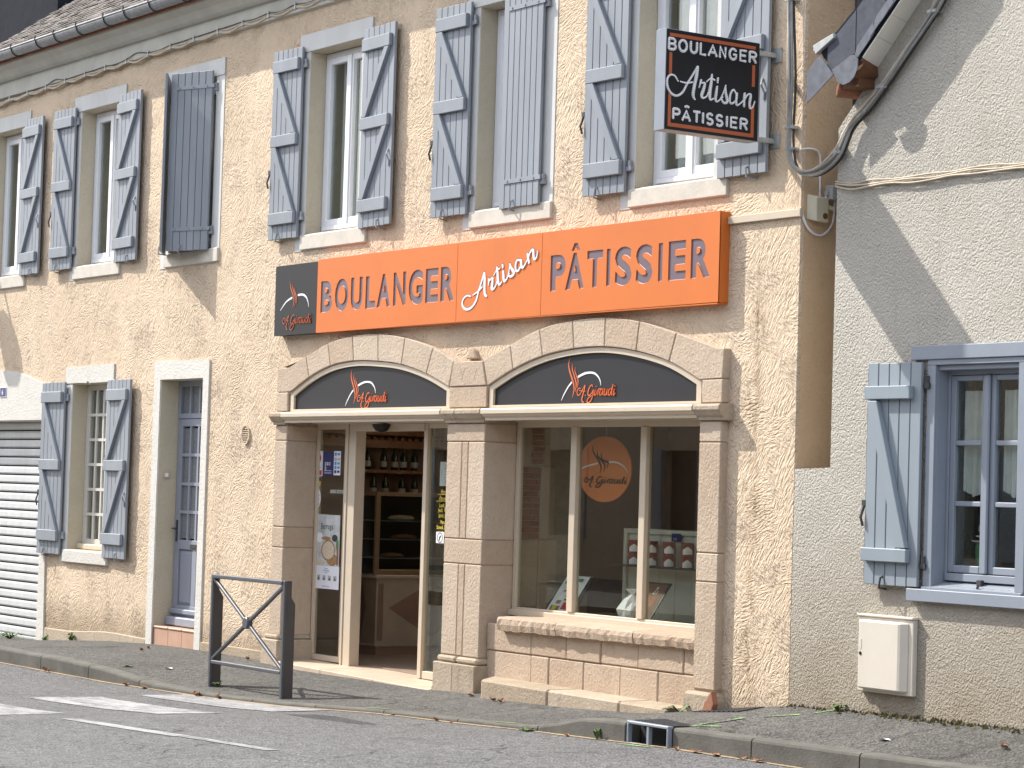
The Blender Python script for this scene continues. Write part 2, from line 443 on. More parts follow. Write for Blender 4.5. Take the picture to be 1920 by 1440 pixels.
MT['pave'] = asphalt_mat('pavement_asphalt', (0.085, 0.083, 0.078), (0.125, 0.122, 0.113), (0.045, 0.042, 0.036))
MT['kerb'] = plain('concrete_kerb', (0.115, 0.11, 0.096), 0.95, var=0.25, vscale=5, bstr=0.6, bscale=60, bdist=0.006)
MT['paint'] = paint_mat('worn_white_road_paint', (0.40, 0.40, 0.41), 0.38, 0.62, (0.115, 0.115, 0.117))
MT['paint_old'] = paint_mat('nearly_gone_road_paint', (0.38, 0.38, 0.39), 0.38, 0.62, (0.115, 0.115, 0.117))
MT['roofslate'] = plain('weathered_roof_slate', (0.185, 0.165, 0.152), 0.8, var=0.4, vscale=9, bstr=0.3)
MT['opp'] = plain('opposite_house_render', (0.40, 0.32, 0.24), 0.9)
MT['glass'] = glass_mat('window_glass', (0.86, 0.89, 0.87), 1.9)
MT['glass_shop'] = glass_mat('shop_glass', (0.90, 0.92, 0.88), 1.65)
MT['glass_tex'] = plain('obscured_glass', (0.17, 0.185, 0.195), 0.25, var=0.3, vscale=60, bstr=0.6, bscale=90)
# ---------------------------------------------------------------- mesh helpers
WL = {}        # world location of every parent
class MB:
    def __init__(s):
        s.v = []; s.f = []
    def quad(s, *p):
        i = len(s.v); s.v += [tuple(q) for q in p]; s.f.append(tuple(range(i, i+len(p)))); return s
    def box(s, x0, x1, y0, y1, z0, z1):
        if x0 > x1: x0, x1 = x1, x0
        if y0 > y1: y0, y1 = y1, y0
        if z0 > z1: z0, z1 = z1, z0
        i = len(s.v)
        s.v += [(x0, y0, z0), (x1, y0, z0), (x1, y1, z0), (x0, y1, z0), (x0, y0, z1), (x1, y0, z1), (x1, y1, z1), (x0, y1, z1)]
        s.f += [tuple(i+k for k in q) for q in ((0, 3, 2, 1), (4, 5, 6, 7), (0, 1, 5, 4), (1, 2, 6, 5), (2, 3, 7, 6), (3, 0, 4, 7))]
        return s
    def prism(s, poly, y0, y1):
        """(x, z) polygon extruded in y, front at y0 (smaller y)"""
        a = sum(poly[k][0]*poly[(k+1) % len(poly)][1]-poly[(k+1) % len(poly)][0]*poly[k][1] for k in range(len(poly)))
        if a < 0: poly = poly[::-1]
        n = len(poly); i = len(s.v)
        s.v += [(p[0], y0, p[1]) for p in poly] + [(p[0], y1, p[1]) for p in poly]
        s.f.append(tuple(i+k for k in range(n)))
        s.f.append(tuple(i+n+k for k in range(n-1, -1, -1)))
        for k in range(n):
            l = (k+1) % n
            s.f.append((i+l, i+k, i+n+k, i+n+l))
        return s
    def hull8(s, pts):
        """8 corners in the order of box()"""
        i = len(s.v); s.v += [tuple(p) for p in pts]
        s.f += [tuple(i+k for k in q) for q in ((0, 3, 2, 1), (4, 5, 6, 7), (0, 1, 5, 4), (1, 2, 6, 5), (2, 3, 7, 6), (3, 0, 4, 7))]
        return s
    def tube(s, path, r, n=6, closed=False):
        path = [Vector(p) for p in path]
        m = len(path); i0 = len(s.v)
        prev = None
        for k, p in enumerate(path):
            t = (path[min(k+1, m-1)]-path[max(k-1, 0)]).normalized()
            a = t.cross(Vector((0, 0, 1)))
            if a.length < 1e-3: a = t.cross(Vector((0, 1, 0)))
            a.normalize()
            if prev is not None and a.dot(prev) < 0: a = -a
            prev = a
            b = t.cross(a)
            rr = r[k] if isinstance(r, (list, tuple)) else r
            for j in range(n):
                th = 2*math.pi*j/n
                s.v.append(tuple(p+a*rr*math.cos(th)+b*rr*math.sin(th)))
        for k in range(m-1):
            for j in range(n):
                l = (j+1) % n
                s.f.append((i0+k*n+j, i0+k*n+l, i0+(k+1)*n+l, i0+(k+1)*n+j))
        s.f.append(tuple(i0+j for j in range(n-1, -1, -1)))
        s.f.append(tuple(i0+(m-1)*n+j for j in range(n)))
        return s
    def lathe(s, prof, c=(0, 0, 0), n=16):
        i0 = len(s.v)
        for r, z in prof:
            for j in range(n):
                th = 2*math.pi*j/n
                s.v.append((c[0]+r*math.cos(th), c[1]+r*math.sin(th), c[2]+z))
        for k in range(len(prof)-1):
            for j in range(n):
                l = (j+1) % n
                s.f.append((i0+k*n+j, i0+k*n+l, i0+(k+1)*n+l, i0+(k+1)*n+j))
        s.f.append(tuple(i0+j for j in range(n-1, -1, -1)))
        s.f.append(tuple(i0+(len(prof)-1)*n+j for j in range(n)))
        return s
    def disc(s, c, rx, rz, y, n=20, th=0.0):
        poly = [(c[0]+rx*math.cos(2*math.pi*k/n), c[1]+rz*math.sin(2*math.pi*k/n)) for k in range(n)]
        if th: s.prism(poly, y-th, y)
        else: s.quad(*[(p[0], y, p[1]) for p in poly])
        return s
    def extrude_x(s, prof, x0, x1):
        """(y, z) profile polygon along x"""
        n = len(prof); i = len(s.v)
        s.v += [(x0, p[0], p[1]) for p in prof]+[(x1, p[0], p[1]) for p in prof]
        s.f.append(tuple(i+k for k in range(n))); s.f.append(tuple(i+n+k for k in range(n-1, -1, -1)))
        for k in range(n):
            l = (k+1) % n
            s.f.append((i+l, i+k, i+n+k, i+n+l))
        return s
def wloc(o):
    return WL.get(o.name, Vector((0, 0, 0))) if o else Vector((0, 0, 0))
def build(name, mb, mat, parent=None, bevel=0.0, smooth=False, label=None, kind=None, cat=None, group=None, recalc=True, segs=1):
    v = [Vector(p) for p in mb.v]
    lo = Vector((min(p.x for p in v), min(p.y for p in v), min(p.z for p in v)))
    hi = Vector((max(p.x for p in v), max(p.y for p in v), max(p.z for p in v)))
    c = (lo+hi)/2
    if parent is None: c.z = lo.z
    me = bpy.data.meshes.new(name)
    bm = bmesh.new()
    bv = [bm.verts.new(p-c) for p in v]
    for f in mb.f:
        try: bm.faces.new([bv[k] for k in f])
        except ValueError: pass
    if recalc: bmesh.ops.recalc_face_normals(bm, faces=bm.faces)
    if bevel:
        bmesh.ops.bevel(bm, geom=list(bm.edges), offset=bevel, segments=segs, affect='EDGES', profile=0.6, clamp_overlap=True)
    if smooth:
        for f in bm.faces: f.smooth = True
    bm.to_mesh(me); bm.free()
    me.materials.append(MT[mat] if isinstance(mat, str) else mat)
    o = bpy.data.objects.new(name, me)
    COL.objects.link(o)
    o.location = c-wloc(parent)
    if parent: o.parent = parent
    WL[o.name] = c
    tag(o, label, cat, group, kind)
    return o
def tag(o, label=None, cat=None, group=None, kind=None):
    for k, x in (('label', label), ('category', cat), ('group', group), ('kind', kind)):
        if x: o[k] = x
    return o
def empty(name, loc, parent=None, label=None, cat=None, group=None):
    o = bpy.data.objects.new(name, None)
    o.empty_display_size = 0.2
    COL.objects.link(o)
    o.location = Vector(loc)-wloc(parent)
    if parent: o.parent = parent
    WL[o.name] = Vector(loc)
    return tag(o, label, cat, group)
def copy_tree(o, loc=None, parent=None, label=None, first=True):
    c = o.copy()
    COL.objects.link(c)
    if parent: c.parent = parent
    if loc is not None:
        d = Vector(loc); c.location = d
    if label: c['label'] = label
    for ch in list(o.children):
        copy_tree(ch, None, c, None, False)
    return c
def box(name, b, mat, parent=None, bevel=0.0, **kw):
    return build(name, MB().box(*b), mat, parent, bevel, **kw)
def pip(p, poly):
    x, y = p; ins = False; n = len(poly)
    for k in range(n):
        x1, y1 = poly[k]; x2, y2 = poly[(k+1) % n]
        if (y1 > y) != (y2 > y) and x < (x2-x1)*(y-y1)/(y2-y1)+x1: ins = not ins
    return ins
def sheet(loops, y0, y1, back=True):
    """panel in the xz plane: loops[0] outline, the others nested cut-outs (even-odd), with real edges from y0 to y1"""
    vs_, ed = [], []
    for L in loops:
        i = len(vs_)
        vs_ += [Vector((p[0], p[1])) for p in L]
        ed += [(i+k, i+(k+1) % len(L)) for k in range(len(L))]
    ov, oe, of, *_ = delaunay_2d_cdt(vs_, ed, [], 1, 1e-5)
    mb = MB()
    tri = []
    for f in of:
        c = (sum(ov[k].x for k in f)/len(f), sum(ov[k].y for k in f)/len(f))
        if sum(pip(c, L) for L in loops) % 2: tri.append(f)
    mb.v = [(p.x, y0, p.y) for p in ov]
    mb.f = [tuple(f) for f in tri]
    if back:
        i = len(mb.v)
        mb.v += [(p.x, y1, p.y) for p in ov]
        mb.f += [tuple(i+k for k in reversed(f)) for f in tri]
    cnt = {}
    for f in tri:
        for k in range(len(f)):
            a, b = f[k], f[(k+1) % len(f)]
            cnt[(a, b)] = cnt.get((a, b), 0)+1
    j = len(ov)
    if not back:
        mb.v += [(p.x, y1, p.y) for p in ov]
    for (a, b) in list(cnt):
        if (b, a) not in cnt:
            mb.f.append((b, a, j+a, j+b))
    return mb
def rect(x0, x1, z0, z1):
    return [(x0, z0), (x1, z0), (x1, z1), (x0, z1)]
def smooth_path(pts, sub=4):
    """Catmull-Rom through points of any dimension"""
    out = []
    n = len(pts)
    if n < 3: 
        return [tuple(p) for p in pts]
    for k in range(n-1):
        p0 = pts[max(k-1, 0)]; p1 = pts[k]; p2 = pts[k+1]; p3 = pts[min(k+2, n-1)]
        for j in range(sub):
            t = j/sub
            out.append(tuple(0.5*(2*b+(c-a)*t+(2*a-5*b+4*c-d)*t*t+(3*b-a-3*c+d)*t**3) for a, b, c, d in zip(p0, p1, p2, p3)))
    out.append(tuple(pts[-1]))
    return out
def ribbon(mb, pts, y, th, fx=lambda u, v: (u, v), sub=5, wmul=1.0, swap=None):
    """brush stroke of varying width lying on a panel; pts = (u, v, width)"""
    P = smooth_path(pts, sub)
    P = [(*fx(p[0], p[1]), max(p[2]*wmul, 0.0015)) for p in P]
    n = len(P)
    L, R = [], []
    for k in range(n):
        a = P[max(k-1, 0)]; b = P[min(k+1, n-1)]
        dx, dz = b[0]-a[0], b[1]-a[1]
        d = math.hypot(dx, dz) or 1e-6
        nx, nz = -dz/d, dx/d
        h = P[k][2]/2
        L.append((P[k][0]+nx*h, P[k][1]+nz*h)); R.append((P[k][0]-nx*h, P[k][1]-nz*h))
    d0 = (P[0][0]-P[1][0], P[0][1]-P[1][1]); l0 = math.hypot(*d0) or 1e-6
    d1 = (P[-1][0]-P[-2][0], P[-1][1]-P[-2][1]); l1 = math.hypot(*d1) or 1e-6
    c0 = (P[0][0]+d0[0]/l0*P[0][2]*0.35, P[0][1]+d0[1]/l0*P[0][2]*0.35)
    c1 = (P[-1][0]+d1[0]/l1*P[-1][2]*0.35, P[-1][1]+d1[1]/l1*P[-1][2]*0.35)
    W = (lambda p, d: (p[0], y-d, p[1])) if swap is None else (lambda p, d: (swap+d, p[0], p[1]))
    for k in range(n-1):
        mb.quad(W(R[k], th), W(R[k+1], th), W(L[k+1], th), W(L[k], th))
        mb.quad(W(R[k], 0), W(R[k+1], 0), W(R[k+1], th), W(R[k], th))
        mb.quad(W(L[k+1], 0), W(L[k], 0), W(L[k], th), W(L[k+1], th))
    mb.quad(W(c0, th), W(R[0], th), W(L[0], th))
    mb.quad(W(R[-1], th), W(c1, th), W(L[-1], th))
    return mb
_gl = {}
def glyph(ch, off=0.0):
    """outline loops of one character of the built-in font, unit box"""
    key = (ch, off)
    if key in _gl: return _gl[key]
    cu = bpy.data.curves.new('g', 'FONT')
    cu.body = ch; cu.fill_mode = 'FRONT'
    ob = bpy.data.objects.new('g', cu)
    COL.objects.link(ob)
    dg = bpy.context.evaluated_depsgraph_get()
    cv = ob.evaluated_get(dg).to_curve(dg)
    loops = []
    for sp in cv.splines:
        L = []
        if sp.type == 'BEZIER':
            bp = sp.bezier_points; nb_ = len(bp)
            for k in range(nb_):
                p, q = bp[k], bp[(k+1) % nb_]
                straight = (p.handle_right-p.co).length < 1e-5 and (q.handle_left-q.co).length < 1e-5
                nn_ = 1 if straight or p.handle_right_type == 'VECTOR' and q.handle_left_type == 'VECTOR' else 4
                for j in range(nn_):
                    t = j/nn_; u = 1-t
                    c = p.co*u**3+p.handle_right*3*u*u*t+q.handle_left*3*u*t*t+q.co*t**3
                    L.append((c.x, c.y))
        else:
            L = [(p.co.x, p.co.y) for p in sp.points]
        M_ = []
        for p in L:
            if not M_ or math.hypot(p[0]-M_[-1][0], p[1]-M_[-1][1]) > 2e-4: M_.append(p)
        while len(M_) > 2 and math.hypot(M_[0][0]-M_[-1][0], M_[0][1]-M_[-1][1]) < 2e-4: M_.pop()
        if len(M_) > 2: loops.append(M_)
    ob.to_curve_clear()
    bpy.data.objects.remove(ob); bpy.data.curves.remove(cu)
    if off and loops:
        ar = [sum(L[k][0]*L[(k+1) % len(L)][1]-L[(k+1) % len(L)][0]*L[k][1] for k in range(len(L))) for L in loops]
        sg_ = 1.0 if max(ar, key=abs) > 0 else -1.0
        res = []
        for L in loops:
            R_ = []
            for k in range(len(L)):
                a, p, c = Vector(L[k-1]), Vector(L[k]), Vector(L[(k+1) % len(L)])
                d1 = (p-a).normalized(); d2 = (c-p).normalized()
                n1 = Vector((d1.y, -d1.x)); n2 = Vector((d2.y, -d2.x))
                b_ = n1+n2
                if b_.length < 1e-3: b_ = n1
                b_.normalize()
                kf = min(1.8, 1/max(0.3, b_.dot(n1)))
                q = p+b_*off*sg_*kf
                R_.append((q.x, q.y))
            res.append(R_)
        loops = res
    if not loops:
        print('NO OUTLINE', repr(ch), off)
        _gl[key] = ([], (0, 0.25, 0, 0.7)); return _gl[key]
    xs = [p[0] for L in loops for p in L]; zs = [p[1] for L in loops for p in L]
    bb = (min(xs), max(xs), min(zs), max(zs))
    _gl[key] = ([[((p[0]-bb[0])/(bb[1]-bb[0]), (p[1]-bb[2])/(bb[3]-bb[2])) for p in L] for L in loops], bb)
    return _gl[key]
def glyph_at(ch, x0, x1, z0, z1, off=0.0):
    return [[(x0+p[0]*(x1-x0), z0+p[1]*(z1-z0)) for p in L] for L in glyph(ch, off)[0]]
def text_loops(s, x, z, h, off=0.0, sx=1.0, align='l'):
    """whole line set in the built-in font, h = cap height"""
    adv = {' ': 0.28}
    res = []; cx = 0.0
    k = h/0.73
    for ch in s:
        if ch == ' ': cx += 0.28*k*sx; continue
        L, bb = glyph(ch, off)
        w_ = (bb[1]-bb[0])*k*sx
        for q in L:
            res.append([(cx+p[0]*w_, z+(bb[2]+p[1]*(bb[3]-bb[2]))*k) for p in q])
        cx += w_+0.09*k*sx
    d = x if align == 'l' else x-cx/2
    return [[(p[0]+d, p[1]) for p in L] for L in res]
def loops_flat(loops, y):
    mb = MB()
    vs_, ed = [], []
    for L in loops:
        i = len(vs_); vs_ += [Vector(p) for p in L]; ed += [(i+k, i+(k+1) % len(L)) for k in range(len(L))]
    ov, oe, of, *_ = delaunay_2d_cdt(vs_, ed, [], 1, 1e-6)
    mb.v = [(p.x, y, p.y) for p in ov]
    for f in of:
        c = (sum(ov[k].x for k in f)/len(f), sum(ov[k].y for k in f)/len(f))
        if sum(pip(c, L) for L in loops) % 2: mb.f.append(tuple(f))
    return mb
def lerp_pts(pts, x):
    if x <= pts[0][0]: return pts[0][1]
    for (a, b), (c, d) in zip(pts, pts[1:]):
        if x <= c: return b+(d-b)*(x-a)/(c-a)
    return pts[-1][1]

# ---------------------------------------------------------------- ground
ZW = [(-20, -0.35), (-10.1, -0.205), (-9, -0.19), (-8.1, -0.146), (-7.1, -0.04), (-6.1, -0.008), (-4.8, 0.015), (-3.6, 0.005), (-0.3, 0.005), (0.6, 0.025), (2.0, 0.07), (3.3, 0.122), (3.8, 0.182), (4.4, 0.262), (5.1, 0.285), (6.6, 0.308), (12, 0.40)]
ZR = [(-20, -0.2), (-6, -0.172), (-3.6, -0.195), (-1.7, -0.18), (-0.5, -0.15), (0.9, -0.085), (2, -0.06), (3, -0.032), (4.5, -0.003), (6, -0.005), (12, 0.02)]
ZK = [(-20, -0.05), (-6, -0.02), (-4.7, -0.035), (-3.7, -0.07), (-2.8, -0.135), (-1.7, -0.145), (-0.5, -0.118), (0.9, -0.052), (2, -0.028), (2.9, 0.0), (3.2, 0.05), (3.55, 0.125), (4.5, 0.14), (6.4, 0.15), (12, 0.19)]
def yk(x): return -1.52+0.06*(x+2)
def zr(x): return lerp_pts(ZR, x)
def zk(x): return lerp_pts(ZK, x)
def zw(x): return lerp_pts(ZW, x)
KW = 0.14
def zp(x, y):
    b = yk(x)+KW
    t = max(0.0, min(1.0, (y-b)/(0.0-b)))
    return zk(x)+(zw(x)-zk(x))*t
xs = [-20+0.25*k for k in range(129)]
mb = MB()
ys = [yk, lambda x: yk(x)-0.35, lambda x: -4.0, lambda x: -7.0, lambda x: -9.6]
grid = []
for x in [-60, -35]+xs+[30, 60]:
    grid.append([(x, yk(x)+0.05, zr(x))]+[(x, f(x), zr(x)+(0.03 if j > 1 else 0)) for j, f in enumerate(ys) if j] )
for a, b in zip(grid, grid[1:]):
    for k in range(len(a)-1):
        mb.quad(a[k+1], b[k+1], b[k], a[k])
road = build('road', mb, 'road', kind='structure')
mb = MB()
NY = 8
g = []
for x in [-60]+xs+[60]:
    xx = max(-20, min(12, x))
    row = []
    for k in range(NY+1):
        y = yk(xx)+KW-0.004+(0.28-(yk(xx)+KW))*k/NY
        row.append((x, y, zp(xx, y)+(0.004*math.sin(x*3.1+k)*0.7)))
    g.append(row)
for a, b in zip(g, g[1:]):
    for k in range(NY):
        mb.quad(a[k], b[k], b[k+1], a[k+1])
pavement = build('pavement', mb, 'pave', kind='structure', smooth=True)
# kerb stones, one by one; the drain takes the place of one
x = -13.0
random.seed(3)
while x < 9:
    x1 = x+1.0
    for (lo, hi) in ((4.02, 4.50),):
        if lo-0.02 <= x < hi: x = hi+0.006; x1 = 5.3
        elif x < lo < x1: x1 = lo-0.006
    n = 4
    m = MB()
    rows = []
    for k in range(n+1):
        xx = x+0.006+(x1-x-0.012)*k/n
        yf = yk(xx); zt = zk(xx); zb = zr(xx)-0.08
        lipr = min(0.022, max(0.006, (zt-zr(xx))*0.4))
        pr = [(yf, zb), (yf, zt-lipr), (yf+lipr*0.35, zt-lipr*0.3), (yf+lipr, zt), (yf+KW, zt+0.001), (yf+KW, zb)]
        rows.append([(xx, a, b) for a, b in pr])
    i = len(m.v)
    for r in rows: m.v += r
    q = len(rows[0])
    for k in range(n):
        for j in range(q):
            l = (j+1) % q
            m.f.append((k*q+j, (k+1)*q+j, (k+1)*q+l, k*q+l))
    m.f.append(tuple(range(q))); m.f.append(tuple(n*q+j for j in range(q-1, -1, -1)))
    build('kerb_stone', m, 'kerb', pavement)
    x = x1
# gutter strip of sandy dirt and moss along the kerb foot
m = MB()
for k in range(120):
    xa = -11+k*0.15; xb = xa+0.15
    wa = 0.012+0.02*abs(math.sin(xa*2.3))+0.012*abs(math.sin(xa*7.1)); wb = 0.012+0.02*abs(math.sin(xb*2.3))+0.012*abs(math.sin(xb*7.1))
    m.quad((xa, yk(xa)-wa, zr(xa)+0.004), (xb, yk(xb)-wb, zr(xb)+0.004), (xb, yk(xb)+0.001, zr(xb)+0.007), (xa, yk(xa)+0.001, zr(xa)+0.007))
MT['grit'] = plain('sandy_gutter_grit', (0.33, 0.245, 0.15), 0.95, var=0.35, vscale=30)
build('gutter_grit', m, 'grit', kind='stuff', label='sandy grit gathered along the foot of the kerb')
# painted markings
def mark(poly, mat='paint', name='crossing_stripe'):
    m = MB(); n = 8
    (a, b, c, d) = poly
    for k in range(n):
        t0, t1 = k/n, (k+1)/n
        p = [(a[i]+(b[i]-a[i])*t0) for i in (0, 1)]; q = [(a[i]+(b[i]-a[i])*t1) for i in (0, 1)]
        r = [(d[i]+(c[i]-d[i])*t1) for i in (0, 1)]; s = [(d[i]+(c[i]-d[i])*t0) for i in (0, 1)]
        m.quad(*[(u[0], u[1], zr(u[0])+0.004+(0.03*min(1, max(0, (yk(u[0])-0.35-u[1])/(yk(u[0])-0.35+4.0)))) ) for u in (p, q, r, s)])
    return build(name, m, mat, road)
mark(((-2.0, -3.14), (0.42, -3.07), (0.47, -2.50), (-1.96, -2.44)))
mark(((-2.13, -2.0), (0.30, -1.98), (0.30, -1.43), (-2.1, -1.54)), 'paint_old')
mark(((-2.0, -4.30), (0.19, -4.28), (0.18, -3.72), (-2.0, -3.66)), 'paint_old')
mark(((-2.0, -5.5), (0.18, -5.5), (0.18, -4.95), (-2.0, -4.95)), 'paint_old')
mark(((0.9, -4.10), (2.7, -4.06), (2.7, -3.93), (0.95, -3.97)), 'paint', 'centre_line')
mark(((2.72, -4.04), (3.9, -4.0), (3.9, -3.9), (2.72, -3.94)), 'paint_old', 'centre_line')
# dark patched pothole
m = MB()
pp = [(0.25+0.62*math.cos(t)+0.02*math.sin(5*t), -1.93+0.16*math.sin(t)+0.03*math.cos(3*t)) for t in [2*math.pi*k/22 for k in range(22)]]
m.quad(*[(a+1.1, b-0.1, zr(a+1.1)+0.006) for a, b in pp])
MT['tar'] = asphalt_mat('fresh_tar_patch', (0.045, 0.045, 0.047), (0.10, 0.10, 0.10))
build('tar_patch', m, 'tar', road)
# fluorescent survey marks sprayed on the pavement and the gutter
def spray(a, b, wd, onroad=False):
    m = MB(); d = Vector((b[0]-a[0], b[1]-a[1])); nrm = Vector((-d.y, d.x)).normalized()*wd/2
    n = 5
    for k in range(n):
        p = Vector(a)+d*(k/n); q = Vector(a)+d*((k+1)/n)
        z = (lambda u: zr(u.x)+0.006) if onroad else (lambda u: (zp(u.x, u.y) if u.y > yk(u.x)+KW else zk(u.x))+0.007)
        m.quad(*[(u.x, u.y, z(u)) for u in (p-nrm, q-nrm, q+nrm, p+nrm)])
    build('survey_mark', m, 'fluo', pavement)
spray((0.66, -1.30), (0.92, -1.24), 0.035)
spray((2.42, -1.21), (2.62, -1.15), 0.03)
spray((3.42, -1.0), (3.60, -0.90), 0.03)
spray((4.43, -1.0), (4.70, -0.86), 0.03)
spray((4.48, -1.06), (4.58, -0.55), 0.03)
spray((4.66, -0.45), (4.86, -0.28), 0.022)
spray((4.92, -0.2), (4.97, 0.17-0.2), 0.025)
spray((4.10, -1.27), (4.42, -1.24), 0.03, True)
# ---------------------------------------------------------------- bakery house
house = empty('bakery_house', (-2.0, 0, 0), None, 'long cream rendered house with blue-grey shutters and a bakery on its ground floor', 'house')
WX = [-10.46, -7.80, -5.43, -2.45, 0.57, 2.89]           # first-floor window centres
holes = [rect(c-0.5, c+0.5, 4.19, 5.99) for c in WX]
holes.append(rect(-8.27, -7.33, 0.93, 2.83))
holes.append([(-5.98, -0.6), (-4.98, -0.6), (-4.98, 2.83), (-5.98, 2.83)])
holes.append(rect(-3.2, 3.55, -0.55, 2.425))
arch = [(-11.9, -0.6), (-9.02, -0.6), (-9.02, 2.42), (-11.9, 2.42)]
holes.append(arch)
outer = [(-19, -0.7), (4.41, -0.7), (4.41, 6.56), (-19, 6.56)]
build('wall', sheet([outer]+holes, 0.0, 0.42), 'stucco', house)
# return wall down the alley and the back of the house
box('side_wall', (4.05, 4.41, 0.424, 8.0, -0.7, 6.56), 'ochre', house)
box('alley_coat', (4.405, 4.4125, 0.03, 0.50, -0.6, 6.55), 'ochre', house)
box('back_wall', (-19, 4.05, 7.7, 8.0, -0.7, 6.56), 'stucco', house)
box('ground_floor_slab', (-19, 4.04, 0.425, 7.69, 2.62, 2.86), 'int_ceil', house)
box('attic_floor', (-19, 4.04, 0.425, 7.69, 6.3, 6.5), 'int_ceil', house)
# cornice under the eaves
cor = [(0.0, 6.40), (-0.045, 6.41), (-0.045, 6.565), (-0.02, 6.575), (-0.02, 6.60), (-0.06, 6.605), (-0.10, 6.63), (-0.16, 6.69), (-0.24, 6.735), (-0.24, 6.76), (0.1, 6.76)]
build('cornice', MB().extrude_x(cor, -19, 4.41), 'corn', house)
m = MB()
random.seed(11)
for k in range(190):
    x = -13+k*0.092
    m.box(x, x+0.08, -0.262-random.uniform(0, .012), -0.06, 6.758, 6.785+random.uniform(-.004, .012))
build('eave_tile_edge', m, 'terra', house, kind='stuff')
# gutter with its brackets
gut = empty('gutter', (-5, -0.34, 6.8), house)
pr = []
for k in range(13):
    t = math.pi*k/12
    pr.append((-0.335-0.078*math.cos(t), 6.845-0.085*math.sin(t)))
pr2 = [(p[0]*1.0+(0.003 if p[0] < -0.335 else -0.003), p[1]+0.004) for p in pr]
poly = pr+pr2[::-1]
build('trough', MB().extrude_x(poly, -14, 4.3), 'zinc', gut, smooth=False)
box('front_bead', (-14, 4.3, -0.428, -0.408, 6.838, 6.856), 'zinc', gut, 0.006)
br = None
for k in range(26):
    x = -12.6+k*0.62+(0.1 if k % 3 == 0 else 0)
    if br is None:
        m = MB()
        pts = [(x, -0.335-0.084*math.cos(math.pi*j/10), 6.845-0.091*math.sin(math.pi*j/10)) for j in range(11)]
        m.tube(pts, 0.009, 5)
        m.box(x-0.008, x+0.008, -0.432, -0.415, 6.84, 6.885)
        br = build('bracket', m, 'iron', gut); bx = x
    else:
        c = br.copy(); COL.objects.link(c); c.location.x = br.location.x+(x-bx)
# slate roof
SL = 0.707
roof = empty('roof', (-4, 1, 7), house)
m = MB()
m.hull8([(-11.2, -0.34, 6.79), (4.6, -0.34, 6.79), (4.6, 4.4, 6.79+4.74*SL), (-11.2, 4.4, 6.79+4.74*SL), (-11.2, -0.34, 6.83), (4.6, -0.34, 6.83), (4.6, 4.4, 6.83+4.74*SL), (-11.2, 4.4, 6.83+4.74*SL)])
m.hull8([(-11.2, 4.4, 6.79+4.74*SL), (4.6, 4.4, 6.79+4.74*SL), (4.6, 8.4, 6.9), (-11.2, 8.4, 6.9), (-11.2, 4.4, 6.83+4.74*SL), (4.6, 4.4, 6.83+4.74*SL), (4.6, 8.4, 6.94), (-11.2, 8.4, 6.94)])
build('deck', m, 'roofslate', roof)
random.seed(5)
m = MB()
for r in range(24):
    y0 = -0.36+r*0.083; y1 = y0+0.14
    off = 0.1 if r % 2 else 0.0
    for k in range(30):
        xa = -11.24+off+k*0.2+random.uniform(-.004, .004); xb = xa+0.196
        if xa > -5.2: continue
        h0 = 0.064+random.uniform(0, .012); h1 = 0.044
        z0 = 6.79+(y0+0.34)*SL; z1 = 6.79+(y1+0.34)*SL
        ya = y0+random.uniform(-.006, .006)
        m.hull8([(xa, ya, z0+h0-0.008), (xb, ya, z0+h0-0.008), (xb, y1, z1+h1-0.008), (xa, y1, z1+h1-0.008), (xa, ya, z0+h0), (xb, ya, z0+h0), (xb, y1, z1+h1), (xa, y1, z1+h1)])
build('roof_slates', m, 'roofslate', roof, kind='stuff')
dm = empty('dormer', (-8.2, 1.2, 7.5), roof)
# cheek of the dormer standing on the slates
m = MB()
dv = [(-8.95, 0.62, 7.48), (-7.6, 0.62, 7.48), (-7.6, 2.2, 8.58), (-8.95, 2.2, 8.58), (-8.95, 0.62, 8.75), (-7.6, 0.62, 8.75), (-7.6, 2.2, 8.75), (-8.95, 2.2, 8.75)]
bpy.data.objects.remove(dm)
build('dormer', MB().hull8(dv), 'limewash', roof)
build('dormer_flashing', MB().hull8([(-9.02, 0.58, 7.44), (-8.955, 0.58, 7.44), (-8.955, 2.2, 8.56), (-9.02, 2.2, 8.56), (-9.02, 0.58, 8.8), (-8.955, 0.58, 8.8), (-8.955, 2.2, 8.8), (-9.02, 2.2, 8.8)]), 'zinc', roof)

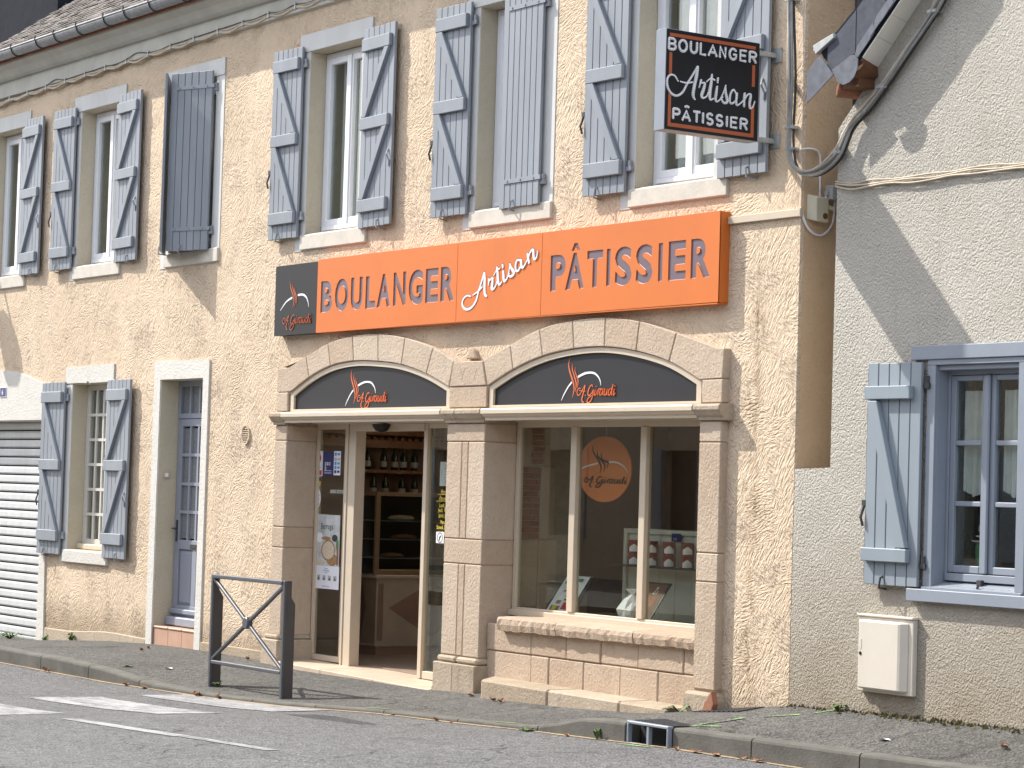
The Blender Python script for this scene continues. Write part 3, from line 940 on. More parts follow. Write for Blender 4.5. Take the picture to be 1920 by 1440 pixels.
# ---- shutters
def shutter(hx, hy, dx, dy, z0, z1, w, style='inner', paint='shutter', parent=house, n=6, latch=True, name='shutter', mats=None):
    """leaf hinged at (hx, hy); (dx, dy) points from hinge to free edge; the n side faces the street"""
    d = math.hypot(dx, dy); dx /= d; dy /= d
    nx, ny = (dy, -dx)
    if ny > 0 or (abs(ny) < 1e-6 and nx < 0): nx, ny = -nx, -ny
    def W(u, t, z): return (hx+dx*u+nx*t, hy+dy*u+ny*t, z)
    def slab(u0, u1, t0, t1, za, zb):
        return MB().hull8([W(u0, t0, za), W(u1, t0, za), W(u1, t1, za), W(u0, t1, za), W(u0, t0, zb), W(u1, t0, zb), W(u1, t1, zb), W(u0, t1, zb)])
    H = z1-z0
    e = empty(name, W(w/2, 0, z0), parent)
    pw = w/n
    for k in range(n):
        za = z0+random.uniform(-.004, .002); zb = z1+random.uniform(-.003, .003)
        build('plank', slab(k*pw+0.0034, (k+1)*pw-0.0034, 0, 0.027, za, zb), paint, e, 0.003)
    build('plank_backing', slab(0.004, w-0.004, 0.003, 0.02, z0+0.005, z1-0.005), 'black_gap', e)
    if style == 'inner':
        bz = [(0.055, 0.118), (0.452, 0.512), (0.862, 0.925)]
        for a, b in bz:
            build('batten', slab(0.03, w-0.045, 0.0275, 0.064, z1-b*H, z1-a*H), paint, e, 0.005)
        for (a, b) in ((0.118, 0.452), (0.512, 0.862)):
            zt, zb = z1-a*H-0.002, z1-b*H+0.002
            bw = 0.085
            uf, uh = w-0.06, 0.045           # free side above, hinge side below
            P = [(uf, zt), (uf-bw, zt), (uh, zb), (uh+bw, zb)]
            m = MB(); i = [W(p[0], 0.0275, p[1]) for p in P]; j = [W(p[0], 0.0625, p[1]) for p in P]
            m.hull8([i[0], i[1], i[2], i[3], j[0], j[1], j[2], j[3]])
            build('brace', m, paint, e, 0.004)
    elif style == 'single':
        for a, b in ((0.105, 0.165), (0.835, 0.895)):
            build('batten', slab(0.07, w-0.012, 0.0275, 0.073, z1-b*H, z1-a*H), paint, e, 0.005)
        zt, zb = z1-0.172*H, z1-0.83*H
        bw = 0.095
        P = [(w-0.04, zt), (w-0.04-bw, zt), (0.08, zb), (0.08+bw, zb)]
        i = [W(p[0], 0.0275, p[1]) for p in P]; j = [W(p[0], 0.072, p[1]) for p in P]
        build('brace', MB().hull8(i+j), paint, e, 0.004)
    else:
        for a in (0.075, 0.87):
            m = slab(-0.03, w*0.86, 0.0275, 0.036, z1-a*H-0.038, z1-a*H)
            for k in range(3):
                u = 0.06+k*w*0.33
                m2 = slab(u, u+0.014, 0.036, 0.042, z1-a*H-0.026, z1-a*H-0.012); i0 = len(m.v); m.v += m2.v; m.f += [tuple(i0+q for q in f) for f in m2.f]
            build('strap_hinge', m, paint, e)
    for a in (0.085, 0.885):
        m = MB().tube([W(-0.03, -0.002, z1-a*H-0.05), W(-0.03, -0.002, z1-a*H+0.035)], 0.017, 8)
        m2 = slab(-0.055, 0.01, -0.012, 0.012, z1-a*H-0.05, z1-a*H-0.015); i0 = len(m.v); m.v += m2.v; m.f += [tuple(i0+q for q in f) for f in m2.f]
        build('pintle', m, paint if paint == 'shutter' else 'iron', e)
    if latch and style in ('inner', 'single'):
        zl = z1-0.66*H
        m = slab(w-0.004, w+0.03, 0.0, 0.03, zl+0.02, zl+0.06)
        m.tube([W(w+0.012, 0.02, zl+0.03), W(w+0.022, 0.045, zl-0.06), W(w+0.004, 0.04, zl-0.12)], 0.010, 6)
        m.tube([W(w+0.004, 0.012, z0+0.03), W(w+0.004, 0.012, z1-0.03)], 0.006, 6)
        build('latch_bar', m, 'iron', e)
    elif style != 'outer':
        zl = z1-0.655*H
        m = MB().tube([W(w-0.06, 0.03, zl+0.05), W(w-0.045, 0.055, zl), W(w-0.03, 0.035, zl-0.06), W(w-0.04, 0.03, zl-0.11)], 0.008, 6)
        build('hook', m, paint, e)
    # stay at the foot
    m = MB().tube([W(w*0.62, 0.005, z0+0.07), W(w*0.64, 0.045, z0+0.05), W(w*0.66, 0.05, z0-0.02), W(w*0.7, -0.04, z0-0.03)], 0.008, 6)
    build('shutter_stay', m, 'iron' if paint != 'shutter' else paint, e)
    return e

# ---- first-floor windows
random.seed(21)
def upper_window(c, kind):
    z0, z1 = 4.19, 5.99
    wn = empty('window', (c, 0.17, z0), house)
    # stone dressing
    m = sheet([[(c-0.685, 4.03), (c+0.685, 4.03), (c+0.685, 6.165), (c-0.685, 6.165)], rect(c-0.5, c+0.5, z0, z1)], -0.006, 0.004)
    build('surround', m, 'jamb', wn)
    mw = 0.005
    build('lintel', sheet([[(c-0.69, z1+0.002), (c-0.5, z1+0.002), (c+0.5, z1+0.002), (c+0.69, z1+0.002), (c+0.69, 6.17), (c-0.69, 6.166)]], -0.016, -0.0065), 'jamb', wn)
    build('sill', MB().hull8([(c-0.56, -0.03, 4.035), (c+0.69, -0.03, 4.035), (c+0.69, 0.16, 4.035), (c-0.56, 0.16, 4.035), (c-0.56, -0.03, 4.18), (c+0.69, -0.03, 4.18), (c+0.69, 0.16, 4.205), (c-0.56, 0.16, 4.205)]), 'sillp', wn, 0.008)
    t = 0.006
    m = MB().box(c-0.5, c-0.5+t, 0.0, 0.40, z0+0.015, z1-t).box(c+0.5-t, c+0.5, 0.0, 0.40, z0+0.015, z1-t).box(c-0.5, c+0.5, 0.0, 0.40, z1-t, z1)
    build('reveal', m, 'reveal', wn)
    # plastic frame and two sashes
    a, b = c-0.49, c+0.49
    fy0, fy1 = 0.17, 0.24
    m = MB()
    za, zb = z0+0.03, z1-0.012
    m.box(a, a+0.055, fy0, fy1, za, zb).box(b-0.055, b, fy0, fy1, za, zb).box(a+0.055, b-0.055, fy0, fy1, zb-0.055, zb).box(a+0.055, b-0.055, fy0, fy1, za, za+0.05)
    build('frame', m, 'pvc', wn, 0.004)
    build('weather_bar', MB().box(c-0.42, c+0.44, fy0-0.03, fy0-0.001, za+0.01, za+0.05), 'pvc', wn, 0.004)
    for s, (u0, u1) in enumerate(((a+0.057, c-0.002), (c+0.002, b-0.057))):
        sm = MB(); w1 = 0.058; w2 = 0.062
        wl = w1 if s == 0 else w2; wr = w2 if s == 0 else w1
        y0, y1 = fy0-0.012, fy1-0.02
        sm.box(u0, u0+wl, y0, y1, za+0.052, zb-0.057).box(u1-wr, u1, y0, y1, za+0.052, zb-0.057)
        sm.box(u0+wl, u1-wr, y0, y1, zb-0.057-0.06, zb-0.057).box(u0+wl, u1-wr, y0, y1, za+0.052, za+0.052+0.065)
        if s == 0: sm.box(c-0.038, c+0.038, y0-0.012, y0-0.0005, za+0.055, zb-0.06)
        build('sash', sm, 'pvc', wn, 0.004)
        box('pane', (u0+wl, u1-wr, 0.195, 0.199, za+0.117, zb-0.117), 'glass', wn)
    # net curtain inside
    m = MB()
    nn = 26
    zc0, zc1 = za, zb
    x0, x1 = (c-0.29, b) if kind != 'closed' else (a, b)
    for k in range(nn):
        p = x0+(x1-x0)*k/nn; q = x0+(x1-x0)*(k+1)/nn
        m.quad((p, 0.262+0.008*math.sin(k*1.9), zc0), (q, 0.262+0.008*math.sin((k+1)*1.9), zc0), (q, 0.262+0.008*math.sin((k+1)*1.9), zc1), (p, 0.262+0.008*math.sin(k*1.9), zc1))
    build('net_curtain', m, 'curtain', wn)
for i, c in enumerate(WX):
    upper_window(c, 'closed' if i == 2 else 'open')
ZS0, ZS1 = 4.165, 6.045
for i in (0, 1, 3, 4, 5):
    c = WX[i]
    if i in (1, 3, 4, 5):
        shutter(c-0.565, -0.034, -1, -0.03, ZS0, ZS1, 0.555)
    if i != 4:
        shutter(c+0.60, -0.030, 1, -0.03, ZS0, ZS1, 0.60, latch=False)
shutter(WX[4]+0.545, -0.03, -1, 0, ZS0, ZS1, 0.595, 'outer', n=7)
c = WX[2]
shutter(c+0.50, -0.035, -math.cos(.37), -math.sin(.37), ZS0, ZS1, 0.58, 'outer', n=6)
shutter(c-0.50, -0.035, math.cos(.53), -math.sin(.53), ZS0, ZS1, 0.575, 'outer', n=6)

# ---- small-paned ground-floor window
wn = empty('window', (-7.8, 0.17, 0.93), house)
build('lintel', sheet([[(-8.45, 2.832), (-8.1, 2.838), (-7.87, 2.832), (-7.84, 2.86), (-7.8, 2.831), (-7.16, 2.835), (-7.16, 3.035), (-8.45, 3.02)]], -0.018, 0.003), 'limewash', wn)
build('sill', MB().box(-8.33, -7.14, -0.04, 0.15, 0.78, 0.925), 'limewash', wn, 0.01)
m = MB().box(-8.45, -8.272, -0.01, 0.002, 0.78, 2.83).box(-7.328, -7.16, -0.01, 0.002, 0.928, 2.83)
build('surround', m, 'jamb', wn)
m = MB().box(-8.27, -8.262, 0, 0.40, 0.93, 2.82).box(-7.338, -7.33, 0, 0.40, 0.93, 2.82).box(-8.27, -7.33, 0, 0.40, 2.822, 2.83)
build('reveal', m, 'reveal', wn)
build('inner_sill', MB().box(-8.26, -7.34, 0.10, 0.20, 0.93, 1.0), 'reveal', wn, 0.015)
m = MB()
m.box(-8.26, -8.17, 0.175, 0.23, 1.0, 2.82).box(-7.43, -7.34, 0.175, 0.23, 1.0, 2.82).box(-8.17, -7.43, 0.175, 0.23, 2.76, 2.82).box(-8.17, -7.43, 0.175, 0.23, 1.0, 1.055)
build('frame', m, 'cream_wood', wn, 0.004)
zs_ = [1.055+(2.76-1.055)*k/6 for k in range(7)]
m = MB()
for z in zs_[1:-1]: m.box(-8.17, -7.43, 0.17, 0.2, z-0.016, z+0.016)
for xq in (-7.985, -7.80, -7.615): m.box(xq-0.016, xq+0.016, 0.172, 0.2, 1.055, 2.76)
build('glazing_bars', m, 'cream_wood', wn)
for j in range(6):
    for k in range(4):
        box('pane', (-8.165+0.185*k+0.012, -8.165+0.185*(k+1)-0.014, 0.19, 0.193, zs_[j]+0.017, zs_[j+1]-0.017), 'glass', wn)
m = MB()
for k in range(40):
    p = -8.25+0.023*k; q = p+0.023
    f = lambda t: 0.25+0.01*math.sin(t*90)
    m.quad((p, f(p), 0.95), (q, f(q), 0.95), (q, f(q), 2.81), (p, f(p), 2.81))
build('lace_curtain', m, 'curt_d', wn)
shutter(-8.37, -0.034, -1, -0.03, 0.865, 2.85, 0.60)
shutter(-7.22, -0.03, 1, -0.03, 0.875, 2.85, 0.62, latch=False)

# ---- blue-grey front door with glazed top
dr = empty('front_door', (-5.48, 0.2, 0.2), house)
m = sheet([[(-6.12, -0.2), (-5.98, -0.2), (-5.98, 2.83), (-4.98, 2.83), (-4.98, -0.2), (-4.85, -0.2), (-4.85, 3.02), (-6.13, 3.03)]], -0.018, 0.003)
build('surround', m, 'limewash', dr)
m = MB().box(-5.98, -5.972, 0, 0.40, 0.19, 2.82).box(-4.988, -4.98, 0, 0.40, 0.19, 2.82).box(-5.98, -4.98, 0, 0.40, 2.822, 2.83)
build('reveal', m, 'reveal', dr)
def fr(name, x0, x1, z0, z1, w_, y0, y1, mat, par):
    m = MB().box(x0, x0+w_, y0, y1, z0, z1).box(x1-w_, x1, y0, y1, z0, z1).box(x0+w_, x1-w_, y0, y1, z1-w_, z1).box(x0+w_, x1-w_, y0, y1, z0, z0+w_)
    return build(name, m, mat, par, 0.004)
DX0, DX1 = -5.97, -4.99
fr('transom_frame', DX0, DX1, 2.42, 2.82, 0.055, 0.20, 0.26, 'door', dr)
m = MB()
for k in (1, 2, 3): box('transom_bar', (DX0+0.06+0.2175*k-0.016, DX0+0.06+0.2175*k+0.016, 0.205, 0.25, 2.475, 2.765), 'door', dr)
for k in range(4): box('pane', (DX0+0.06+0.2175*k+0.017, DX0+0.06+0.2175*(k+1)-0.017, 0.228, 0.232, 2.476, 2.764), 'glass_tex', dr)
# leaf: stiles, rails, glazed grid, panels
m = MB()
m.box(DX0+0.01, DX0+0.12, 0.205, 0.25, 0.22, 2.415).box(DX1-0.12, DX1-0.01, 0.205, 0.25, 0.22, 2.415)
m.box(DX0+0.12, DX1-0.12, 0.205, 0.25, 2.335, 2.415).box(DX0+0.12, DX1-0.12, 0.205, 0.25, 1.02, 1.12).box(DX0+0.12, DX1-0.12, 0.205, 0.25, 0.22, 0.42)
m.box(-5.53, -5.43, 0.206, 0.25, 0.42, 1.02)
build('leaf_frame', m, 'door', dr, 0.004)
m = MB()
for k in (1, 2, 3): m.box(DX0+0.12+0.185*k-0.017, DX0+0.12+0.185*k+0.017, 0.208, 0.246, 1.12, 2.335)
for z in (1.42, 1.72, 2.03): m.box(DX0+0.12, DX1-0.12, 0.2075, 0.247, z-0.017, z+0.017)
build('glazing_bars', m, 'door', dr)
zz_ = [1.12, 1.42, 1.72, 2.03, 2.335]
for j in range(4):
    for k in range(4):
        box('pane', (DX0+0.12+0.185*k+0.018, DX0+0.12+0.185*(k+1)-0.018, 0.229, 0.233, zz_[j]+0.018, zz_[j+1]-0.018), 'glass_tex', dr)
for (u0, u1) in ((DX0+0.12, -5.53), (-5.43, DX1-0.12)):
    m = MB().box(u0, u1, 0.232, 0.25, 0.42, 1.02)
    m.hull8([(u0+0.04, 0.214, 0.46), (u1-0.04, 0.214, 0.46), (u1-0.01, 0.232, 0.43), (u0+0.01, 0.232, 0.43), (u0+0.04, 0.214, 0.98), (u1-0.04, 0.214, 0.98), (u1-0.01, 0.232, 1.01), (u0+0.01, 0.232, 1.01)])
    build('panel', m, 'door', dr)
box('weather_board', (DX0+0.02, DX1-0.02, 0.12, 0.20, 0.205, 0.30), 'door', dr, 0.012)
box('weather_bead', (DX0+0.02, DX1-0.02, 0.165, 0.204, 0.33, 0.385), 'door', dr, 0.01)
m = MB().box(-5.56, -5.32, 0.19, 0.205, 1.035, 1.085)
build('letter_flap', m, 'iron', dr, 0.004)
m = MB().box(-5.905, -5.88, 0.19, 0.206, 1.1, 1.33).tube([(-5.89, 0.19, 1.24), (-5.89, 0.14, 1.24), (-5.80, 0.135, 1.235)], 0.009, 6)
build('door_handle', m, 'iron', dr)
# tiled step
st = empty('doorstep', (-5.48, 0.1, 0), dr) if False else None
box('step_core', (-5.965, -4.985, 0.02, 0.40, -0.2, 0.185), 'mortar', dr)
for k, (u0, u1) in enumerate(((-5.968, -5.625), (-5.619, -5.305), (-5.299, -4.985))):
    box('step_riser_tile', (u0, u1, 0.004, 0.018, -0.12, 0.17), 'tile', dr, 0.002)
    box('step_tread_tile', (u0, u1, -0.004, 0.3, 0.172, 0.197), 'tile', dr, 0.008)

# ---- garage
gr = empty('garage_door', (-10.4, 0.15, -0.2), house)
ap = [(-9.02, -0.5), (-8.78, -0.5), (-8.80, 2.0), (-8.87, 2.0), (-8.92, 2.84)]
top = [(-8.92, 2.845), (-9.05, 2.85), (-9.3, 2.89), (-9.55, 2.95), (-9.85, 3.0), (-10.2, 3.025), (-10.6, 3.03), (-11.0, 3.0), (-11.4, 2.92), (-11.8, 2.85), (-12.1, 2.84)]
m = sheet([[(-9.02, -0.5), (-8.80, -0.5), (-8.92, 2.4)]+top+[(-12.1, -0.5), (-11.9, -0.5), (-11.9, 2.42), (-9.02, 2.42)]], -0.02, 0.003)
build('surround', m, 'limewash', gr)
m = MB().box(-9.03, -9.02, 0, 0.4, -0.4, 2.41).box(-11.9, -9.02, 0, 0.4, 2.41, 2.42)
build('reveal', m, 'limewash', gr)
z = 2.41; k = 0
slat = None
while z > -0.16:
    h = 0.108
    m = MB()
    m.extrude_x([(0.235, z-h+0.014), (0.228, z-h+0.03), (0.230, z-0.025), (0.237, z-0.004), (0.25, z-0.002), (0.25, z-h+0.014)], -11.9, -9.03)
    if slat is None:
        slat = build('slat', m, 'garage', gr); zslat = z
    else:
        cc = slat.copy(); COL.objects.link(cc); cc.location.z = slat.location.z+(z-zslat)
    z -= h
box('slat_backing', (-11.9, -9.03, 0.251, 0.27, -0.4, 2.41), 'black_gap', gr)
box('bottom_rail', (-11.9, -9.03, 0.225, 0.25, -0.255, -0.175), 'garage', gr, 0.005)
# cement plinth strips along the wall foot
def plinth(x0, x1, h0, h1):
    m = MB(); n = 10
    for k in range(n):
        a = x0+(x1-x0)*k/n; b = x0+(x1-x0)*(k+1)/n
        ha = zw(a)+h0+(h1-h0)*k/n; hb = zw(b)+h0+(h1-h0)*(k+1)/n
        m.hull8([(a, -0.022, zw(a)-0.2), (b, -0.022, zw(b)-0.2), (b, 0.004, zw(b)-0.2), (a, 0.004, zw(a)-0.2), (a, -0.018, ha), (b, -0.018, hb), (b, 0.004, hb+0.01), (a, 0.004, ha+0.01)])
    build('plinth', m, 'stone_base', house)
plinth(-8.79, -6.13, 0.17, 0.045)
plinth(-4.84, -3.36, 0.075, 0.085)
# ---------------------------------------------------------------- bakery shopfront in cut stone
front = empty('stone_shopfront', (0, -0.07, 0), house)
YF, YB = -0.07, 0.27
def stone(poly, y0=YF, y1=YB, mat='stone', name='stone', bev=0.007, par=front):
    return build(name, MB().prism(poly, y0, y1), mat, par, bev)
J = 0.003
def R4(x0, x1, z0, z1): return [(x0+J, z0+J), (x1-J, z0+J), (x1-J, z1-J), (x0+J, z1-J)]
# mortar core just behind the faces so the joints read dark
for a, b in ((-3.285, -3.06), (-0.155, 0.435), (3.39, 3.635)):
    box('joint_core', (a, b, YF+0.012, YB-0.005, -0.3, 2.36), 'joint', front)
# left pier
for z0, z1, mt in ((2.175, 2.325, 'stone'), (1.333, 2.175, 'stone'), (1.132, 1.333, 'stone_pink'), (0.28, 1.132, 'stone')):
    stone(R4(-3.29, -3.05, z0, z1), mat=mt)
stone([(-3.31, 0.24), (-3.03, 0.24), (-3.045, 0.285), (-3.295, 0.285)], YF-0.04, YB, 'stone_base', bev=0.014)
stone([(-3.33, -0.25), (-3.0, -0.25), (-3.0, 0.238), (-3.33, 0.238)], YF-0.06, YB, 'stone_base', bev=0.01)
# middle pier: cap, long stones in three strips, belt, strips, base
stone(R4(-0.165, 0.44, 2.165, 2.325))
for z0, z1 in ((1.322, 2.165), (0.31, 1.107)):
    stone(R4(-0.16, 0.085, z0, z1)); stone(R4(0.085, 0.185, z0, z1), mat='stone_pink'); stone(R4(0.185, 0.442, z0, z1))
stone(R4(-0.16, 0.445, 1.107, 1.322), mat='stone_pink')
for a, b in ((-0.175, 0.13), (0.13, 0.465)):
    stone([(a+J, 0.252), (b-J, 0.252), (b-0.012, 0.305), (a+0.012, 0.305)], YF-0.035, YB, 'stone_base', bev=0.016)
    stone(R4(a-0.012, b+0.012 if b > .3 else b, -0.22, 0.25), YF-0.06, YB, 'stone_base', bev=0.008)
# right pier
for z0, z1, mt in ((2.163, 2.325, 'stone'), (1.327, 2.163, 'stone'), (1.11, 1.327, 'stone'), (0.30, 1.11, 'stone')):
    stone(R4(3.38, 3.645, z0, z1), mat=mt)
stone([(3.34, -0.1), (3.69, -0.1), (3.69, 0.24), (3.66, 0.285), (3.37, 0.285), (3.34, 0.24)], YF-0.07, YB, 'stone_base', bev=0.02)
# impost blocks and mouldings
IMP = [(0.03, 2.328), (-0.09, 2.328), (-0.095, 2.352), (-0.115, 2.365), (-0.135, 2.395), (-0.145, 2.405), (-0.145, 2.435), (-0.13, 2.452), (0.03, 2.455)]
for a, b in ((-3.30, -3.065), (-0.17, 0.05), (0.055, 0.45), (3.385, 3.70)):
    build('impost', MB().extrude_x(IMP, a, b), 'stone_base', front, 0.004)
# arch voussoirs
E1 = [(-3.282, 2.872), (-2.729, 2.984), (-2.312, 3.099), (-1.858, 3.153), (-1.394, 3.155), (-0.92, 3.104), (-0.439, 3.001), (-0.091, 2.872)]
I1 = [(-3.034, 2.644), (-2.658, 2.787), (-2.252, 2.887), (-1.821, 2.922), (-1.378, 2.906), (-0.969, 2.866), (-0.54, 2.774), (-0.158, 2.648)]
E2 = [(0.374, 2.87), (0.78, 2.984), (1.21, 3.103), (1.679, 3.156), (2.134, 3.161), (2.59, 3.113), (3.063, 3.005), (3.57, 2.876)]
I2 = [(0.451, 2.647), (0.836, 2.781), (1.264, 2.881), (1.711, 2.928), (2.129, 2.931), (2.553, 2.883), (2.981, 2.79), (3.366, 2.64)]
def vous(Ep, Ip, k):
    e = smooth_path(Ep, 4); q = smooth_path(Ip, 4)
    a = e[k*4:k*4+5]; b = q[k*4:k*4+5]
    g = 0.004
    a = [(a[0][0]+g, a[0][1])]+a[1:4]+[(a[4][0]-g, a[4][1])]
    b = [(b[0][0]+g, b[0][1])]+b[1:4]+[(b[4][0]-g, b[4][1])]
    return list(b)+list(a)[::-1]
for k in range(7):
    p = vous(E1, I1, k)
    if k == 0: p = [(-3.28, 2.652), (-3.04, 2.652)]+p[1:-1]+[(-2.9, 2.935), (-3.05, 2.885), (-3.28, 2.875)]
    stone(p, YF, 0.03, 'stone' if k != 2 else 'stone_pink', 'arch_stone', 0.006)
    p = vous(E2, I2, k)
    if k == 6: p = p[:5]+[(3.64, 2.645), (3.655, 2.87)]+p[5:]
    stone(p, YF, 0.03, 'stone' if k != 4 else 'stone_pink', 'arch_stone', 0.006)
stone([(-0.145+J, 2.648), (0.44-J, 2.650), (0.371, 2.862), (-0.087, 2.868)], YF-0.006, 0.03, 'stone')
stone(R4(-0.15, 0.447, 2.458, 2.645), YF, 0.03, 'stone_pink')
stone(R4(-3.28, -3.06, 2.458, 2.648), YF, 0.03); stone(R4(3.395, 3.645, 2.458, 2.64), YF, 0.03)
build('joint_core', MB().prism([(-3.27, 2.46), (-3.07, 2.46), (-3.07, 2.62), (-2.6, 2.80), (-2.25, 2.90), (-1.8, 2.935), (-1.38, 2.92), (-0.97, 2.88), (-0.54, 2.79), (-0.16, 2.66), (-0.14, 2.46), (0.44, 2.46), (0.46, 2.66), (0.84, 2.80), (1.26, 2.895), (1.7, 2.94), (2.12, 2.945), (2.55, 2.9), (2.98, 2.8), (3.36, 2.65), (3.40, 2.46), (3.635, 2.46), (3.635, 2.86), (3.06, 2.99), (2.6, 3.095), (2.14, 3.145), (1.7, 3.14), (1.2, 3.09), (0.78, 2.965), (0.37, 2.86), (-0.09, 2.86), (-0.45, 2.985), (-0.92, 3.09), (-1.39, 3.14), (-1.85, 3.14), (-2.3, 3.085), (-2.73, 2.965), (-3.27, 2.86)], YF+0.012, 0.02), 'joint', front)
# a broken lump of stone on the wall between the arches
bm_ = [(0.05, 2.885), (0.10, 2.93), (0.145, 2.985), (0.19, 2.96), (0.235, 2.885)]
stone(bm_, -0.05, 0.02, 'stone', 'chipped_stone', 0.012)
# engraved strokes on the keystone
m = MB()
for s in ([(0.03, 2.80, .008), (0.06, 2.75, .008)], [(0.10, 2.80, .008), (0.05, 2.70, .008)], [(0.17, 2.77, .007), (0.18, 2.765, .007)], [(0.29, 2.80, .008), (0.25, 2.71, .008)]):
    ribbon(m, s, YF-0.0065, 0.0005)
build('carved_marks', m, 'joint', front)
# arched name panels with frame strip
def archpanel(I, zb, xl, xr, par):
    q = smooth_path(I, 5)
    o = [(xl, zb), (xr, zb)]+[p for p in q[::-1] if xl < p[0] < xr]
    # outer edge of the strip sits just inside the stones
    o = [(xl+0.006, zb), (xr-0.006, zb), (xr-0.006, q[-1][1]-0.008)]+[(p[0], p[1]-0.006) for p in q[::-1][1:-1]]+[(xl+0.006, q[0][1]-0.008)]
    cx = (xl+xr)/2
    def inset(p):
        x = p[0]; z = p[1]
        if z < zb+0.001: return (x+(0.06 if x < cx else -0.06), zb+0.02)
        if x < xl+0.02: return (x+0.06, z-0.028)
        if x > xr-0.02: return (x-0.06, z-0.028)
        return (x*0.985+cx*0.015, z-0.043)
    i = [inset(p) for p in o]
    build('panel_frame', sheet([o, i], -0.05, -0.012), 'alu', par, 0.0)
    build('panel_face', sheet([[(cx+(p[0]-cx)*1.004, p[1]+0.002) for p in i]], -0.028, -0.008), 'anthra', par)
    return i
ap1 = empty('arch_panel', (-1.6, -0.03, 2.45), house)
i1 = archpanel(I1, 2.458, -3.04, -0.155, ap1)
ap2 = empty('arch_panel', (1.9, -0.03, 2.45), house)
i2 = archpanel(I2, 2.458, 0.452, 3.375, ap2)
m = MB()
LEDGE = [(0.0, 2.345), (-0.10, 2.345), (-0.10, 2.37), (-0.125, 2.38), (-0.135, 2.395), (-0.15, 2.40), (-0.15, 2.437), (-0.14, 2.448), (-0.05, 2.456), (0.0, 2.456)]
build('ledge', MB().extrude_x(LEDGE, -3.055, -0.175), 'alu', ap1, 0.003)
build('ledge', MB().extrude_x(LEDGE, 0.475, 3.38), 'alu', ap2, 0.003)
LOGO = {"steam":[[[0.101,0.366,0.0031],[0.089,0.321,0.0097],[0.1,0.274,0.0152],[0.135,0.212,0.0164],[0.163,0.162,0.0159],[0.174,0.118,0.0124],[0.167,0.081,0.0079],[0.149,0.042,0.0021]],[[0.143,0.324,0.0029],[0.14,0.286,0.0085],[0.162,0.239,0.0118],[0.19,0.191,0.0138],[0.203,0.151,0.0123],[0.197,0.111,0.0072],[0.187,0.088,0.0021]],[[0.185,0.295,0.002],[0.181,0.262,0.0076],[0.203,0.224,0.0098],[0.226,0.187,0.0111],[0.226,0.151,0.0092],[0.216,0.124,0.0029]]],"arc":[[[0.0,0.024,0.0023],[0.035,0.073,0.0094],[0.09,0.133,0.0124],[0.14,0.171,0.0152]],[[0.229,0.214,0.018],[0.307,0.237,0.0189],[0.386,0.245,0.0164],[0.453,0.237,0.016],[0.505,0.208,0.0118],[0.534,0.174,0.0087],[0.544,0.138,0.0029]]],"A":[[[0.268,0.115,0.009],[0.239,0.119,0.0115],[0.218,0.091,0.0118],[0.233,0.064,0.0138],[0.259,0.07,0.0098],[0.296,0.109,0.0102],[0.329,0.145,0.0131]],[[0.329,0.145,0.0144],[0.322,0.116,0.0152],[0.304,0.069,0.016],[0.289,0.03,0.0176],[0.302,0.006,0.0131],[0.316,0.008,0.0104]],[[0.246,0.102,0.0065],[0.291,0.098,0.0092],[0.337,0.092,0.0072]],[[0.332,0.062,0.0131],[0.34,0.062,0.0139]]],"G":[[[0.434,0.127,0.0098],[0.427,0.142,0.013],[0.402,0.134,0.0131],[0.376,0.095,0.0161],[0.378,0.062,0.0146],[0.4,0.061,0.0123],[0.433,0.087,0.0085],[0.448,0.107,0.0099]],[[0.446,0.104,0.0139],[0.44,0.061,0.0139],[0.419,0.021,0.0124],[0.386,0.0,0.0145],[0.364,0.009,0.0125],[0.379,0.035,0.0102],[0.417,0.054,0.008],[0.464,0.067,0.0073]]],"i":[[[0.474,0.106,0.0105],[0.467,0.08,0.0111],[0.468,0.06,0.0111],[0.484,0.067,0.0076],[0.504,0.103,0.0076]],[[0.486,0.134,0.0123],[0.484,0.128,0.0118]]],"r":[[[0.521,0.112,0.0098],[0.514,0.086,0.0105],[0.507,0.059,0.0098]],[[0.516,0.099,0.0065],[0.532,0.112,0.0092],[0.543,0.107,0.0083]]],"a":[[[0.576,0.111,0.0085],[0.549,0.105,0.0092],[0.536,0.076,0.0115],[0.545,0.059,0.0109],[0.564,0.072,0.0085],[0.582,0.111,0.0092],[0.575,0.075,0.0098],[0.582,0.058,0.0092]]],"u":[[[0.607,0.111,0.0097],[0.597,0.075,0.0104],[0.604,0.058,0.0097],[0.622,0.068,0.0092],[0.64,0.11,0.0092],[0.633,0.074,0.0092],[0.639,0.057,0.0094]]],"d":[[[0.686,0.108,0.0092],[0.662,0.1,0.0092],[0.655,0.071,0.0104],[0.664,0.057,0.0097],[0.685,0.073,0.0087],[0.717,0.145,0.013]],[[0.717,0.145,0.013],[0.696,0.076,0.0105],[0.703,0.056,0.0092]]],"j":[[[0.736,0.108,0.0098],[0.724,0.073,0.0111],[0.727,0.056,0.0104],[0.748,0.076,0.0062]],[[0.744,0.134,0.0105],[0.741,0.126,0.0098]]]}
